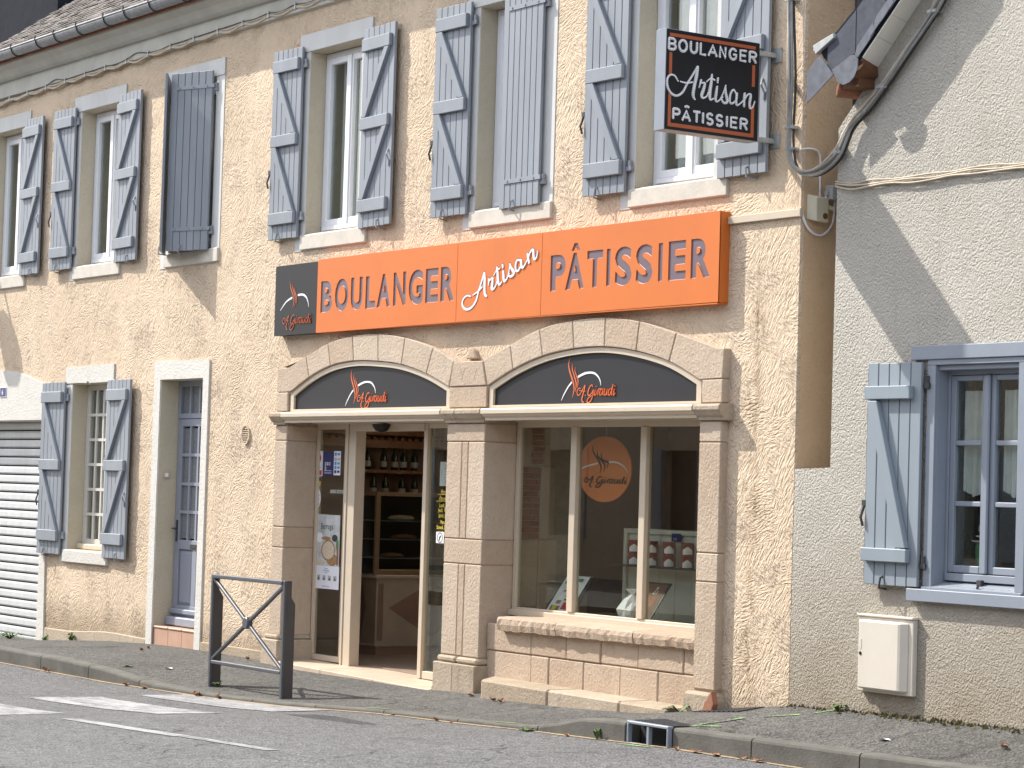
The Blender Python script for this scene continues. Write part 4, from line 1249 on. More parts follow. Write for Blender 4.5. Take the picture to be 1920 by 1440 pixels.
ART = {"A":[[[0.202,3.423,0.011],[0.145,3.434,0.0144],[0.09,3.411,0.0168],[0.068,3.37,0.0193],[0.094,3.33,0.0218],[0.152,3.314,0.0216],[0.226,3.332,0.0204],[0.288,3.386,0.0204],[0.321,3.461,0.0197],[0.363,3.541,0.0186],[0.404,3.621,0.0218]],[[0.404,3.621,0.0257],[0.413,3.559,0.0324],[0.414,3.487,0.0296],[0.424,3.43,0.0295],[0.457,3.414,0.0154]],[[0.234,3.434,0.0096],[0.312,3.462,0.0144],[0.383,3.502,0.0141]]],"r":[[[0.481,3.563,0.0218],[0.478,3.535,0.0132],[0.475,3.505,0.0077]],[[0.478,3.54,0.011],[0.518,3.561,0.0156],[0.536,3.563,0.024],[0.534,3.517,0.03],[0.527,3.479,0.0288],[0.55,3.47,0.0201],[0.59,3.499,0.0132],[0.602,3.534,0.0108]]],"t":[[[0.599,3.658,0.0197],[0.611,3.604,0.0285],[0.621,3.538,0.0324],[0.644,3.503,0.0197],[0.683,3.529,0.0121]],[[0.553,3.587,0.0084],[0.596,3.63,0.011],[0.65,3.643,0.0132]]],"i":[[[0.696,3.62,0.0216],[0.703,3.574,0.0288],[0.71,3.538,0.0264],[0.733,3.532,0.0192],[0.771,3.57,0.012],[0.801,3.669,0.011]],[[0.684,3.674,0.0231],[0.691,3.645,0.0175]]],"s":[[[0.797,3.674,0.0164],[0.816,3.638,0.0257],[0.854,3.606,0.03],[0.859,3.585,0.0241],[0.82,3.565,0.0218],[0.78,3.575,0.0168],[0.797,3.594,0.012]]],"a":[[[0.951,3.69,0.0164],[0.907,3.698,0.0164],[0.882,3.654,0.0208],[0.894,3.608,0.0197],[0.929,3.611,0.0186],[0.971,3.659,0.0164],[0.96,3.7,0.0204]],[[0.956,3.695,0.0182],[0.976,3.639,0.024],[0.999,3.632,0.0172],[1.04,3.67,0.012],[1.057,3.694,0.0108]]],"n":[[[1.058,3.744,0.024],[1.069,3.703,0.0252],[1.085,3.662,0.023]],[[1.07,3.688,0.011],[1.089,3.742,0.0144],[1.123,3.77,0.018],[1.14,3.764,0.0264],[1.147,3.713,0.0252],[1.166,3.69,0.0216],[1.195,3.71,0.0121],[1.206,3.759,0.0099]]]}
def logo(par, fx, y, mats, wm=1.0, order=('steam', 'arc', 'A', 'G', 'i', 'r', 'a', 'u', 'd', 'j'), th=0.002):
    mat_s, mat_a, mat_t = mats
    n = 0
    for key, nm, mt in (('steam', 'steam_swirl', mat_s), ('arc', 'white_arc', mat_a)):
        for s in LOGO[key]:
            m = MB(); ribbon(m, s, y, th+n*0.0004, fx, wmul=wm); n += 1
            build(nm, m, mt, par, recalc=True)
    for key in order[2:]:
        m = MB()
        for s in LOGO[key]:
            ribbon(m, s, y, th+n*0.0004, fx, wmul=wm*0.66); n += 1
        build('letter', m, mt if False else mat_t, par)
logo(ap2, lambda u, v: (1.503+u, 2.483+v), -0.028, ('logo', 'white', 'logo'))
logo(ap1, lambda u, v: (-2.012+u, 2.479+v*0.99), -0.028, ('logo', 'white', 'logo'))

# ---- sliding door
sd = empty('sliding_door', (-1.6, 0.27, 0), house)
ZT = 2.345
box('header', (-3.05, -0.165, 0.20, 0.32, ZT, 2.425), 'alu', sd, 0.003)
m = MB()
m.box(-3.048, -3.0, 0.265, 0.31, 0.05, ZT).box(-2.50, -2.44, 0.265, 0.31, 0.05, ZT).box(-3.0, -2.5, 0.265, 0.31, 2.295, ZT).box(-3.0, -2.5, 0.265, 0.31, 0.05, 0.105)
build('fixed_frame', m, 'alu', sd, 0.003)
box('pane', (-3.0, -2.5, 0.285, 0.291, 0.105, 2.295), 'glass_shop', sd)
m = MB().box(-2.435, -2.40, 0.24, 0.34, 0.035, ZT).box(-2.395, -2.265, 0.25, 0.36, 0.03, ZT)
build('door_post', m, 'alu', sd, 0.003)
box('track_cover', (-2.26, -1.03, 0.24, 0.36, 2.275, 2.344), 'alu', sd, 0.003)
m = MB().box(-1.055, -0.995, 0.255, 0.315, 0.02, ZT).box(-0.99, -0.17, 0.265, 0.31, 2.30, ZT).box(-0.99, -0.17, 0.265, 0.31, 0.02, 0.09).box(-0.72, -0.70, 0.33, 0.36, 0.03, 2.3)
build('leaf_frame', m, 'alu', sd, 0.003)
box('pane', (-0.99, -0.17, 0.285, 0.291, 0.09, 2.30), 'glass_shop', sd)
box('rear_pane', (-1.05, -0.40, 0.345, 0.349, 0.06, 2.30), 'glass_shop', sd)
m = MB().lathe([(0.002, -0.075), (0.055, -0.06), (0.085, -0.02), (0.09, 0.0)], (-1.70, 0.185, 2.335), 16)
build('motion_sensor', m, 'black', sd)
# threshold slab
for a, b in ((-3.0, -2.1), (-2.095, -1.15), (-1.145, -0.19)):
    zt0, zt1 = 0.045, 0.015
    g = lambda x: 0.05+(x+3.0)/2.8*(-0.045)
    build('threshold_slab', MB().hull8([(a, -0.16, -0.2), (b, -0.16, -0.2), (b, 0.42, -0.2), (a, 0.42, -0.2), (a, -0.16, g(a)-0.012), (b, -0.16, g(b)-0.012), (b, 0.42, g(b)), (a, 0.42, g(a))]), 'thresh', sd, 0.004)

# ---- shop window
sw = empty('shop_window', (1.9, 0.27, 0.7), house)
box('head', (0.445, 3.375, 0.24, 0.34, 2.345, 2.425), 'alu', sw, 0.003)
m = MB()
ZB_, ZT_ = 0.70, 2.345
m.box(0.45, 0.50, 0.255, 0.305, ZB_, ZT_).box(3.32, 3.375, 0.255, 0.305, ZB_, ZT_).box(0.50, 3.32, 0.255, 0.305, 2.30, ZT_).box(0.50, 3.32, 0.255, 0.305, ZB_, 0.755)
build('frame', m, 'alu', sw, 0.003)
for a, b in ((1.275, 1.358), (2.238, 2.318)):
    box('mullion', (a, b, 0.24, 0.306, 0.756, 2.299), 'alu', sw, 0.004)
box('sill_trim', (0.445, 3.375, 0.215, 0.254, 0.685, 0.735), 'alu', sw, 0.003)
for a, b in ((0.50, 1.275), (1.358, 2.238), (2.318, 3.32)):
    box('pane', (a, b, 0.278, 0.284, 0.756, 2.299), 'glass_shop', sw)
# rough-hewn stone sill
for a, b in ((0.70, 1.55), (1.555, 2.60), (2.605, 3.375)):
    m = MB(); n = 22
    random.seed(int(a*100))
    rows = []
    for k in range(n+1):
        x = a+(b-a)*k/n
        zb = 0.572+random.uniform(-.007, .004)+0.02*(x-0.7)/2.7; yb = -0.052+random.uniform(-.006, .006)
        rows.append([(x, yb, zb), (x, yb-0.012, zb+0.05), (x, -0.060+random.uniform(-.003, .003), 0.668), (x, -0.05, 0.682), (x, 0.25, 0.695), (x, 0.25, zb)])
    i = 0
    for r in rows: m.v += r
    q = 6
    for k in range(n):
        for j in range(q):
            l = (j+1) % q
            m.f.append((k*q+j, (k+1)*q+j, (k+1)*q+l, k*q+l))
    m.f.append(tuple(range(q))); m.f.append(tuple(n*q+j for j in range(q-1, -1, -1)))
    build('stone_sill', m, 'stone_pink', sw)
# coursed blocks under the sill
wa = empty('stone_apron', (1.9, 0, 0.3), house)
box('joint_core', (0.445, 3.37, 0.022, 0.40, 0.1, 0.60), 'joint', wa)
random.seed(9)
xs1 = [0.45, 1.12, 1.628, 2.098, 2.597, 3.174, 3.375]
xs2 = [0.45, 1.125, 1.384, 1.87, 2.37, 2.86, 3.375]
for a, b in zip(xs1, xs1[1:]):
    stone(R4(a, b, 0.388, 0.62), 0.0+random.uniform(0, .01), 0.25, 'stone_pink', 'stone_block', 0.008, wa)
for a, b in zip(xs2, xs2[1:]):
    stone(R4(a, b, 0.12, 0.386), 0.0+random.uniform(0, .01), 0.25, 'stone_pink', 'stone_block', 0.008, wa)
# low stone step
for k, (a, b) in enumerate(((0.56, 1.80), (1.806, 2.76), (2.766, 3.36))):
    yb = 0.02; y0 = -0.30; y1 = -0.30
    if k == 0: pts = [(a+0.28, y0), (b, y1), (b, yb), (a, yb)]
    else: pts = [(a, y0), (b, y1), (b, yb), (a, yb)]
    v = [(p[0], p[1], zw(p[0])-0.12) for p in pts]+[(p[0], p[1], 0.168-0.008*(p[0]-1)) for p in pts]
    build('step_stone', MB().hull8(v), 'stone_base' if k == 0 else 'stone_base', wa, 0.016)
# ---------------------------------------------------------------- orange fascia sign
sg = empty('shop_sign', (0.14, -0.05, 3.2), None, 'long orange fascia sign reading BOULANGER Artisan PATISSIER above the shop arches', 'sign')
def zb(x): return 3.203+(x+3.32)/6.92*0.017
def zt(x): return 3.89+(x+3.32)/6.92*0.02
YS = -0.1
box('sign_box', (-3.315, 3.59, -0.073, -0.002, 3.215, 3.885), 'orange', sg)
m = MB().box(3.590, 3.602, -0.0975, -0.001, 3.222, 3.908).box(-2.49, 3.59, -0.0975, -0.001, 3.886, 3.908).box(-2.49, 3.59, -0.0975, -0.001, 3.205, 3.2145)
build('side_return', m, 'orange', sg)
ART_BBOX = (0.068, 1.206)
TXT1 = [('B', -2.423, -2.206, 3.396, 3.694), ('O', -2.153, -1.905, 3.391, 3.701), ('U', -1.859, -1.646, 3.391, 3.699), ('L', -1.59, -1.414, 3.397, 3.696), ('A', -1.387, -1.147, 3.399, 3.702), ('N', -1.097, -0.88, 3.4, 3.704), ('G', -0.832, -0.593, 3.394, 3.709), ('E', -0.547, -0.335, 3.402, 3.706), ('R', -0.297, -0.075, 3.402, 3.708)]
TXT2 = [('P', 1.391, 1.606, 3.409, 3.706), ('A', 1.605, 1.868, 3.41, 3.708), ('T', 1.906, 2.121, 3.411, 3.711), ('I', 2.172, 2.222, 3.412, 3.711), ('S', 2.285, 2.508, 3.405, 3.716), ('S', 2.562, 2.78, 3.405, 3.716), ('I', 2.852, 2.905, 3.413, 3.712), ('E', 2.98, 3.198, 3.413, 3.716), ('R', 3.259, 3.495, 3.413, 3.716)]
CIRC = [(1.683, 3.726), (1.718, 3.726), (1.744, 3.758), (1.772, 3.727), (1.806, 3.727), (1.766, 3.787), (1.722, 3.787)]
def panel(x0, x1, txt, extra=()):
    loops = [[(x0+0.002, zb(x0)), (x1-0.002, zb(x1)), (x1-0.002, zt(x1)), (x0+0.002, zt(x0))]]
    for t in txt:
        L = glyph_at(*t, off=0.042)
        loops += L
    loops += list(extra)
    plate = MB()
    build('orange_panel', sheet(loops, YS, -0.0905, back=False), 'orange', sg, recalc=False)
    for t in txt:
        L = glyph_at(*t, off=0.042)
        L = [[(p[0], p[1]) for p in q] for q in L]
        a, b, c_, d = t[1]-0.006, t[2]+0.006, t[3]-0.006, t[4]+0.006
        plate.box(a, b, -0.0900, -0.0732, c_, d)
        build('letter', loops_flat([[(p[0], p[1]+0.006) for p in q] for q in L], -0.0915), 'mauve', sg)
    for q in extra:
        plate.box(min(p[0] for p in q)-.004, max(p[0] for p in q)+.004, -0.0898, -0.0732, 3.720, max(p[1] for p in q)+.004)
        build('circumflex', loops_flat([[(p[0], p[1]+0.004) for p in q]], -0.0913), 'mauve', sg)
    if txt: build('letter_backing', plate, 'white', sg, kind='stuff')
panel(-2.50, -0.033, TXT1)
panel(-0.031, 1.261, [])
panel(1.263, 3.604, TXT2, [CIRC])
build('black_panel', sheet([[(-3.326, zb(-3.33)), (-2.502, zb(-2.5)), (-2.502, zt(-2.5)), (-3.330, zt(-3.33))]], YS, -0.07), 'anthra', sg)
build('black_return', MB().box(-3.326, -3.316, -0.0975, -0.001, 3.206, 3.888).box(-3.316, -2.51, -0.0975, -0.001, 3.886, 3.8895).box(-3.316, -2.51, -0.0975, -0.001, 3.2045, 3.2145), 'anthra', sg)
k = 0
for key in 'Artisn':
    pass
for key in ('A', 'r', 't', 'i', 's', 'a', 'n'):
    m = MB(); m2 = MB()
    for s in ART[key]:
        ribbon(m2, s, YS, 0.001+k*0.0003, lambda u, v: (u-0.007, v+0.007), wmul=1.02)  # mauve underlay set up-left paints the recess shade beside each stroke
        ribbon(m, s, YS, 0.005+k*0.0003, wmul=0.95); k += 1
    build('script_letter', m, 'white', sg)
    build('script_shade', m2, 'mauve', sg)
# small logo in the black end panel
def lf(u, v): return (-3.212+u*0.845, 3.256+v*1.27)
k0 = dict(LOGO)
ax = lambda u, v: (-3.212+u*1.35, 3.451+(v-0.02)*0.62)
n = 0
for pts in ([(-3.212, 3.451, .006), (-3.10, 3.53, .014), (-2.983, 3.566, .02)], [(-2.865, 3.586, .02), (-2.771, 3.586, .02), (-2.70, 3.555, .016), (-2.66, 3.50, .008), (-2.652, 3.46, .004)]):
    m = MB(); ribbon(m, pts, YS, 0.002+n*.0004); n += 1
    build('white_arc', m, 'white', sg)
for pts in ([(-3.035, 3.735, .004), (-3.01, 3.66, .014), (-2.965, 3.59, .015), (-2.945, 3.53, .012), (-2.96, 3.47, .005)], [(-2.985, 3.70, .004), (-2.965, 3.645, .012), (-2.925, 3.58, .014), (-2.915, 3.52, .010), (-2.93, 3.47, .004)], [(-2.95, 3.675, .004), (-2.925, 3.62, .012), (-2.89, 3.56, .012), (-2.888, 3.51, .008)]):
    m = MB(); ribbon(m, pts, YS, 0.002+n*.0004); n += 1
    build('steam_swirl', m, 'frameor', sg)
for key in ('A', 'G', 'i', 'r', 'a', 'u', 'd', 'j'):
    m = MB()
    for s in LOGO[key]:
        ribbon(m, s, YS, 0.002+n*.0004, lambda u, v: (-3.175+(u-0.20)*1.07, 3.252+v*1.0), wmul=0.6); n += 1
    build('letter', m, 'frameor', sg)

# ---------------------------------------------------------------- projecting sign
ps = empty('projecting_sign', (4.09, -0.65, 4.365), None, 'square black lightbox sign with white bead lettering sticking out from the upper wall', 'sign')
PX0, PX1 = 4.03, 4.15
PY0, PY1 = -1.08, -0.21
PZ0, PZ1 = 4.365, 5.095
m = MB().box(PX0, PX1, PY0, PY0+0.012, PZ0, PZ1).box(PX0, PX1, PY1-0.012, PY1, PZ0, PZ1).box(PX0, PX1, PY0+0.012, PY1-0.012, PZ1-0.012, PZ1)
build('box_side', m, 'steel', ps, 0.002)
build('box_bottom', MB().box(PX0, PX1, PY0+0.012, PY1-0.012, PZ0, PZ0+0.012), 'galv', ps, 0.002)
box('face_panel', (PX1-0.012, PX1+0.002, PY0+0.004, PY1-0.004, PZ0+0.004, PZ1-0.004), 'black', ps)
box('face_panel', (PX0-0.002, PX0+0.012, PY0+0.004, PY1-0.004, PZ0+0.004, PZ1-0.004), 'black', ps)
fo = (-1.05, -0.253, 4.391, 5.065); fi = (-1.024, -0.281, 4.418, 5.041)
XF = PX1+0.0035
m = MB()
m.box(XF-0.001, XF, fo[0], fo[1], fi[3], fo[3]).box(XF-0.001, XF, fo[0], fo[1], fo[2], fi[2])
for a, b in ((fo[0], fi[0]), (fi[1], fo[1])):
    m.box(XF-0.001, XF, a, b, 4.418, 4.625).box(XF-0.001, XF, a, b, 4.765, 4.925)
m.box(XF-0.001, XF, fi[1], fo[1], 4.625, 4.63)
build('orange_frame', m, 'frameor', ps)
def arc(cx, cy, rx, ry, a0, a1, n=10):
    return [(cx+rx*math.cos(math.radians(a0+(a1-a0)*k/n)), cy+ry*math.sin(math.radians(a0+(a1-a0)*k/n))) for k in range(n+1)]
SS = {
 'B': [[(0, 0), (0, 1)], [(0, 1)]+arc(0.5, 0.75, 0.42, 0.25, 90, -90)+[(0, 0.5)], [(0.4, 0.5)]+arc(0.55, 0.25, 0.45, 0.25, 90, -90)+[(0, 0)]],
 'O': [arc(0.5, 0.5, 0.5, 0.5, 0, 360, 24)],
 'U': [[(0, 1), (0, 0.35)]+arc(0.5, 0.36, 0.5, 0.36, 180, 360)+[(1, 1)]],
 'L': [[(0, 1), (0, 0), (1, 0)]],
 'A': [[(0, 0), (0.5, 1), (1, 0)], [(0.2, 0.34), (0.8, 0.34)]],
 'N': [[(0, 0), (0, 1), (1, 0), (1, 1)]],
 'G': [arc(0.52, 0.5, 0.5, 0.5, 42, 325, 20)+[(1.0, 0.47), (0.58, 0.47)]],
 'E': [[(1, 1), (0, 1), (0, 0), (1, 0)], [(0, 0.52), (0.9, 0.52)]],
 'R': [[(0, 0), (0, 1)], [(0, 1)]+arc(0.55, 0.75, 0.45, 0.25, 90, -90)+[(0, 0.5)], [(0.5, 0.5), (1, 0)]],
 'P': [[(0, 0), (0, 1)], [(0, 1)]+arc(0.55, 0.73, 0.45, 0.27, 90, -90)+[(0, 0.46)]],
 'T': [[(0.5, 0), (0.5, 1)], [(0, 1), (1, 1)]],
 'I': [[(0.5, 0), (0.5, 1)]],
 'S': [arc(0.5, 0.745, 0.46, 0.255, 30, 265, 14)+arc(0.5, 0.25, 0.5, 0.25, 85, -150, 14)],
 '^': [[(0, 0), (0.5, 1), (1, 0)]],
}
led = MB()
def bead(y, z):
    r = 0.0068
    c = (XF+0.006, y, z)
    i = len(led.v)
    led.v.append((c[0]+0.006, y, z))
    for k in range(6):
        t = math.pi*k/3
        led.v.append((c[0]-0.002, y+r*math.cos(t), z+r*math.sin(t)))
    for k in range(6): led.f.append((i, i+1+k, i+1+(k+1) % 6))
def walk(pts, step):
    acc = 0.0; out = []
    for a, b in zip(pts, pts[1:]):
        d = math.hypot(b[0]-a[0], b[1]-a[1])
        if d < 1e-7: continue
        while acc <= d:
            out.append((a[0]+(b[0]-a[0])*acc/d, a[1]+(b[1]-a[1])*acc/d)); acc += step
        acc -= d
    return out
kk = 0
def led_word(items):
    global kk
    for ch, y0, y1, z0, z1 in items:
        m = MB(); wv = 0.020
        for s in SS[ch]:
            if ch == 'I': y0, y1 = (y0+y1)/2-0.02, (y0+y1)/2+0.02
            q = [(y0+wv/2+p[0]*(y1-y0-wv), z0+wv/2+p[1]*(z1-z0-wv)) for p in s]
            ribbon(m, [(a, b, wv) for a, b in q], 0, 0.003+0.0002*kk, sub=1, swap=XF-0.002); kk = (kk+1) % 9
            for b in walk(q, 0.0165): bead(*b)
        build('letter', m, 'ledbase', ps)
led_word([('B', -1.067, -0.986, 4.937, 5.035), ('O', -0.975, -0.885, 4.934, 5.034), ('U', -0.869, -0.792, 4.936, 5.033), ('L', -0.778, -0.712, 4.934, 5.033), ('A', -0.704, -0.609, 4.935, 5.03), ('N', -0.599, -0.528, 4.934, 5.031), ('G', -0.509, -0.424, 4.933, 5.03), ('E', -0.407, -0.334, 4.934, 5.029), ('R', -0.319, -0.239, 4.934, 5.03)])
led_word([('P', -1.012, -0.935, 4.441, 4.533), ('A', -0.928, -0.839, 4.438, 4.528), ('^', -0.907, -0.852, 4.536, 4.562), ('T', -0.827, -0.748, 4.439, 4.532), ('I', -0.74, -0.719, 4.438, 4.53), ('S', -0.703, -0.63, 4.435, 4.531), ('S', -0.614, -0.54, 4.434, 4.53), ('I', -0.518, -0.497, 4.438, 4.529), ('E', -0.479, -0.405, 4.436, 4.528), ('R', -0.388, -0.309, 4.434, 4.528)])
# script word: the same hand as on the fascia, set level
ang = math.radians(-21.5)
def lev(u, v):
    du, dv = u-0.50, v-3.44
    return (du*math.cos(ang)-dv*math.sin(ang), du*math.sin(ang)+dv*math.cos(ang))
al = [lev(p[0], p[1]) for s in ART.values() for q in s for p in q]
a0, a1 = min(p[0] for p in al), max(p[0] for p in al); b0, b1 = min(p[1] for p in al), max(p[1] for p in al)
def fit(u, v):
    a, b = lev(u, v)
    return (-1.065+(a-a0)/(a1-a0)*0.815, 4.605+(b-b0)/(b1-b0)*0.245)
for key in ('A', 'r', 't', 'i', 's', 'a', 'n'):
    m = MB()
    for s in ART[key]:
        ribbon(m, s, 0, 0.003+0.0003*kk, fit, wmul=0.85, swap=XF-0.002); kk = (kk+1) % 11
        for b in walk([fit(p[0], p[1]) for p in smooth_path(s, 5)], 0.0165): bead(*b)
    build('script_letter', m, 'ledbase', ps)
build('bead', led, 'led', ps, kind='stuff')
for z in (5.035, 4.395):
    m = MB().box(4.075, 4.105, -0.212, -0.012, z-0.018, z+0.018).box(4.02, 4.16, -0.0115, -0.002, z-0.055, z+0.055)
    m.box(4.07, 4.11, -0.235, -0.20, z-0.024, z+0.024)
    for a, b in ((4.03, 0.045), (4.15, 0.045), (4.03, -0.045), (4.15, -0.045)): m.box(a-0.007, a+0.007, -0.02, -0.011, z+b-0.007, z+b+0.007)
    build('wall_bracket', m, 'galv', ps, 0.001)

# ---------------------------------------------------------------- neighbouring house
nb = empty('neighbour_house', (6.5, 0, 0.3), None, 'grey roughcast gable house with one blue shuttered window beside the alley gap', 'house')
gab = [(4.80, -0.7), (16, -0.7), (16, 2.6), (10.5, 10.115), (4.80, 4.415)]
NW = rect(5.84, 6.68, 1.20, 2.69)
build('wall', sheet([gab, NW], 0.0, 0.40), 'crepi', nb)
box('alley_wall', (4.80, 5.0, 0.402, 8.0, -0.7, 4.35), 'crepi', nb)
build('infill_pier', MB().hull8([(4.413, 0.002, -0.6), (4.7985, 0.002, -0.6), (4.7985, 0.5, -0.6), (4.413, 0.5, -0.6), (4.413, 0.002, 1.972), (4.7985, 0.002, 1.985), (4.7985, 0.5, 1.99), (4.413, 0.5, 1.972)]), 'crepi', nb)
# roof and verge
body = [(4.80, 4.985), (4.98, 5.065), (5.27, 5.275), (5.7, 5.66), (10.5, 10.45), (10.5, 10.06), (5.64, 5.22), (5.245, 4.845), (4.99, 4.775), (4.85, 4.90)]
rf = build('roof', MB().prism(body, -0.205, -0.188), 'slate_dark', nb)
body2 = [(4.80, 4.985), (4.98, 5.065), (5.27, 5.275), (5.7, 5.66), (10.5, 10.45), (10.5, 10.30), (5.64, 5.43), (5.245, 5.06), (4.99, 4.99), (4.85, 4.95)]
build('roof_slab', MB().prism(body2, -0.187, 7.0), 'slate_dark', rf)
build('roof_far_side', MB().prism([(10.5, 10.45), (16.5, 2.2), (16.5, 1.9), (10.5, 10.06)], -0.205, 7.0), 'slate_dark', nb)
def slate(poly, y, mat, th=0.009, par=rf, tilt=0.0):
    build('slate', MB().prism(poly, y-th, y), mat, par, 0.002)
def along(t, lo, hi):
    """patch of the verge: t = distance up the slope along x"""
    return (t, t*0.94+lo), (t, t*0.94+hi)
# dark hung slates of the verge, three courses
random.seed(4)
for k in range(7):
    xa = 4.90+k*0.30; xb = xa+0.292
    f = lambda x: 5.225-4.83+(x-5.235)*0.936+4.83-0.03      # lower line of the verge
    g = lambda x: max(5.065+(x-4.98)*0.70, 0.935*x+0.335) if x < 5.7 else 0.935*x+0.335
    lo = lambda x: 4.80+(x-4.99)*0.42 if x < 5.235 else 4.862+(x-5.235)*0.936
    hi = lambda x: 5.06+(x-4.98)*0.72 if x < 5.27 else 5.27+(x-5.27)*0.93
    slate([(xa, lo(xa)), (xb, lo(xb)), (xb, hi(xb)-0.02), (xa, hi(xa)-0.02)], -0.2055-0.002*(k % 2), 'slate', 0.006)
# paler slates showing their ragged edge along the soffit
for k in range(4):
    xa = 5.165+k*0.19
    base = lambda x: 4.858+(x-5.235)*0.936
    pts = []
    for j in range(6):
        x = xa+0.235*j/5
        pts.append((x, base(x)-0.004+random.uniform(-.006, .006)))
    pts.append((xa+0.215, base(xa+0.215)+0.085))
    pts.append((xa+0.06, base(xa+0.06)+0.085))
    slate(pts, -0.217-0.004*(k % 2), 'slate_l', 0.007)
rc = [(4.977, 4.790), (5.04, 4.695), (5.10, 4.668), (5.165, 4.679), (5.215, 4.712), (5.247, 4.77), (5.25, 4.83), (5.215, 4.868), (5.17, 4.868)]
slate(rc, -0.229, 'slate_l', 0.008)
slate([(4.701, 4.808), (4.705, 4.583), (4.905, 4.707), (4.985, 4.757), (4.846, 4.906), (4.80, 4.90)], -0.219, 'slate_l', 0.008)
build('zinc_end', MB().prism([(4.762, 4.993), (4.793, 4.925), (4.988, 5.02), (4.977, 5.053)], -0.235, -0.18).box(4.768, 4.79, -0.235, 6.9, 4.95, 4.965), 'galv', nb, 0.004)
# soffit tiles and end pieces under the verge
for k in range(12):
    xa = 5.262+k*0.142; xb = xa+0.139
    z0 = 4.852+(xa-5.258)*0.93; z1 = 4.852+(xb-5.258)*0.93
    i0 = 4.818+(xa-0.055-5.201)*0.99; i1 = 4.818+(xb-0.055-5.201)*0.99
    build('soffit_tile', MB().hull8([(xa, -0.203, z0-0.012), (xb, -0.203, z1-0.012), (xb-0.055, -0.003, i1-0.012), (xa-0.055, -0.003, i0-0.012), (xa-0.004, -0.203, z0-0.004), (xb-0.004, -0.203, z1-0.004), (xb-0.059, -0.003, i1-0.004), (xa-0.059, -0.003, i0-0.004)]), 'soffit', nb)
build('rafter_end', MB().hull8([(5.165, -0.19, 4.72), (5.262, -0.19, 4.80), (5.21, -0.003, 4.74), (5.10, -0.003, 4.70), (5.165, -0.19, 4.80), (5.258, -0.19, 4.845), (5.20, -0.003, 4.812), (5.10, -0.003, 4.79)]), 'wood', nb, 0.004)
build('brick_corbel', MB().hull8([(4.895, -0.12, 4.615), (4.965, -0.14, 4.655), (5.06, 0.1, 4.65), (4.93, 0.1, 4.62), (4.895, -0.12, 4.69), (4.965, -0.14, 4.76), (5.06, 0.1, 4.77), (4.93, 0.1, 4.69)]), 'terra', nb, 0.006)
build('wall_plate', MB().box(4.99, 5.17, -0.15, 0.1, 4.66, 4.78), 'wood', nb, 0.005)
# blue window
nw = empty('window', (6.26, 0.1, 1.2), nb)
build('lintel_board', MB().box(5.645, 6.95, -0.045, 0.0, 2.727, 2.822), 'lavender', nw, 0.004)
build('lintel_shelf', MB().box(5.80, 6.80, -0.03, 0.06, 2.69, 2.7265), 'lavender', nw, 0.002)
m = MB().box(5.795, 5.875, -0.028, 0.0, 1.19, 2.69).box(6.645, 6.725, -0.028, 0.0, 1.19, 2.69)
m.box(5.84, 5.875, 0.0, 0.17, 1.20, 2.69).box(6.645, 6.68, 0.0, 0.17, 1.20, 2.69).box(5.875, 6.645, 0.0, 0.17, 2.655, 2.69)
build('casing', m, 'lavender', nw, 0.003)
build('sill_board', MB().box(5.665, 6.95, -0.06, 0.0, 1.085, 1.17), 'lavender', nw, 0.005)
build('sill_slope', MB().hull8([(5.80, -0.045, 1.171), (6.72, -0.045, 1.171), (6.72, 0.12, 1.171), (5.80, 0.12, 1.171), (5.80, -0.045, 1.185), (6.72, -0.045, 1.185), (6.72, 0.12, 1.23), (5.80, 0.12, 1.23)]), 'lavender', nw)
build('frame', MB().box(5.876, 5.90, 0.09, 0.16, 1.235, 2.655).box(6.62, 6.644, 0.09, 0.16, 1.235, 2.655).box(5.90, 6.62, 0.09, 0.16, 2.625, 2.655).box(5.90, 6.62, 0.075, 0.16, 1.235, 1.285), 'lavender', nw, 0.003)
for (u0, u1) in ((5.902, 6.244), (6.276, 6.618)):
    g0, g1 = u0+0.047, u1-0.047
    m = MB().box(u0, g0, 0.095, 0.145, 1.29, 2.622).box(g1, u1, 0.095, 0.145, 1.29, 2.622).box(g0, g1, 0.095, 0.145, 2.585, 2.622).box(g0, g1, 0.095, 0.145, 1.29, 1.34)
    build('sash', m, 'lavender', nw, 0.005)
    zc = [1.34, 1.755, 2.165, 2.585]
    for z in zc[1:3]: box('glazing_bar', (g0, g1, 0.10, 0.14, z-0.017, z+0.017), 'lavender', nw, 0.005)
    for j in range(3):
        box('pane', (g0, g1, 0.122, 0.126, zc[j]+(0.017 if j else 0), zc[j+1]-(0.017 if j < 2 else 0)), 'glass', nw)
    m = MB(); nn = 22
    xa, xb = g0+0.03, g1+0.04
    for k in range(nn):
        p = xa+(xb-xa)*k/nn; q = xa+(xb-xa)*(k+1)/nn
        f = lambda t: 0.165+0.012*math.sin(t*70)+0.006*math.sin(t*173)
        zl = lambda t: 1.80+0.5*abs(t-(g0+g1)/2)
        m.quad((p, f(p), zl(p)), (q, f(q), zl(q)), (q, f(q), 2.52), (p, f(p), 2.52))
    build('curtain', m, 'curtain_nb', nw)
build('meeting_stile', MB().box(6.235, 6.285, 0.07, 0.0945, 1.29, 2.622), 'lavender', nw, 0.008)
build('catch', MB().box(6.235, 6.275, 0.04, 0.07, 1.19, 1.25).tube([(6.25, 0.04, 1.21), (6.29, -0.01, 1.20), (6.32, -0.03, 1.215)], 0.007, 6), 'iron', nw)
shutter(5.775, -0.034, -1, -0.02, 1.18, 2.712, 0.525, 'single', 'shutter_nb', nb, 5)
box('room_back', (5.0, 9, 2.5, 2.6, 0, 4.2), 'int_dark', nb)
box('room_floor', (5.0, 9, 0.41, 2.5, 0.2, 0.3), 'int_dark', nb)
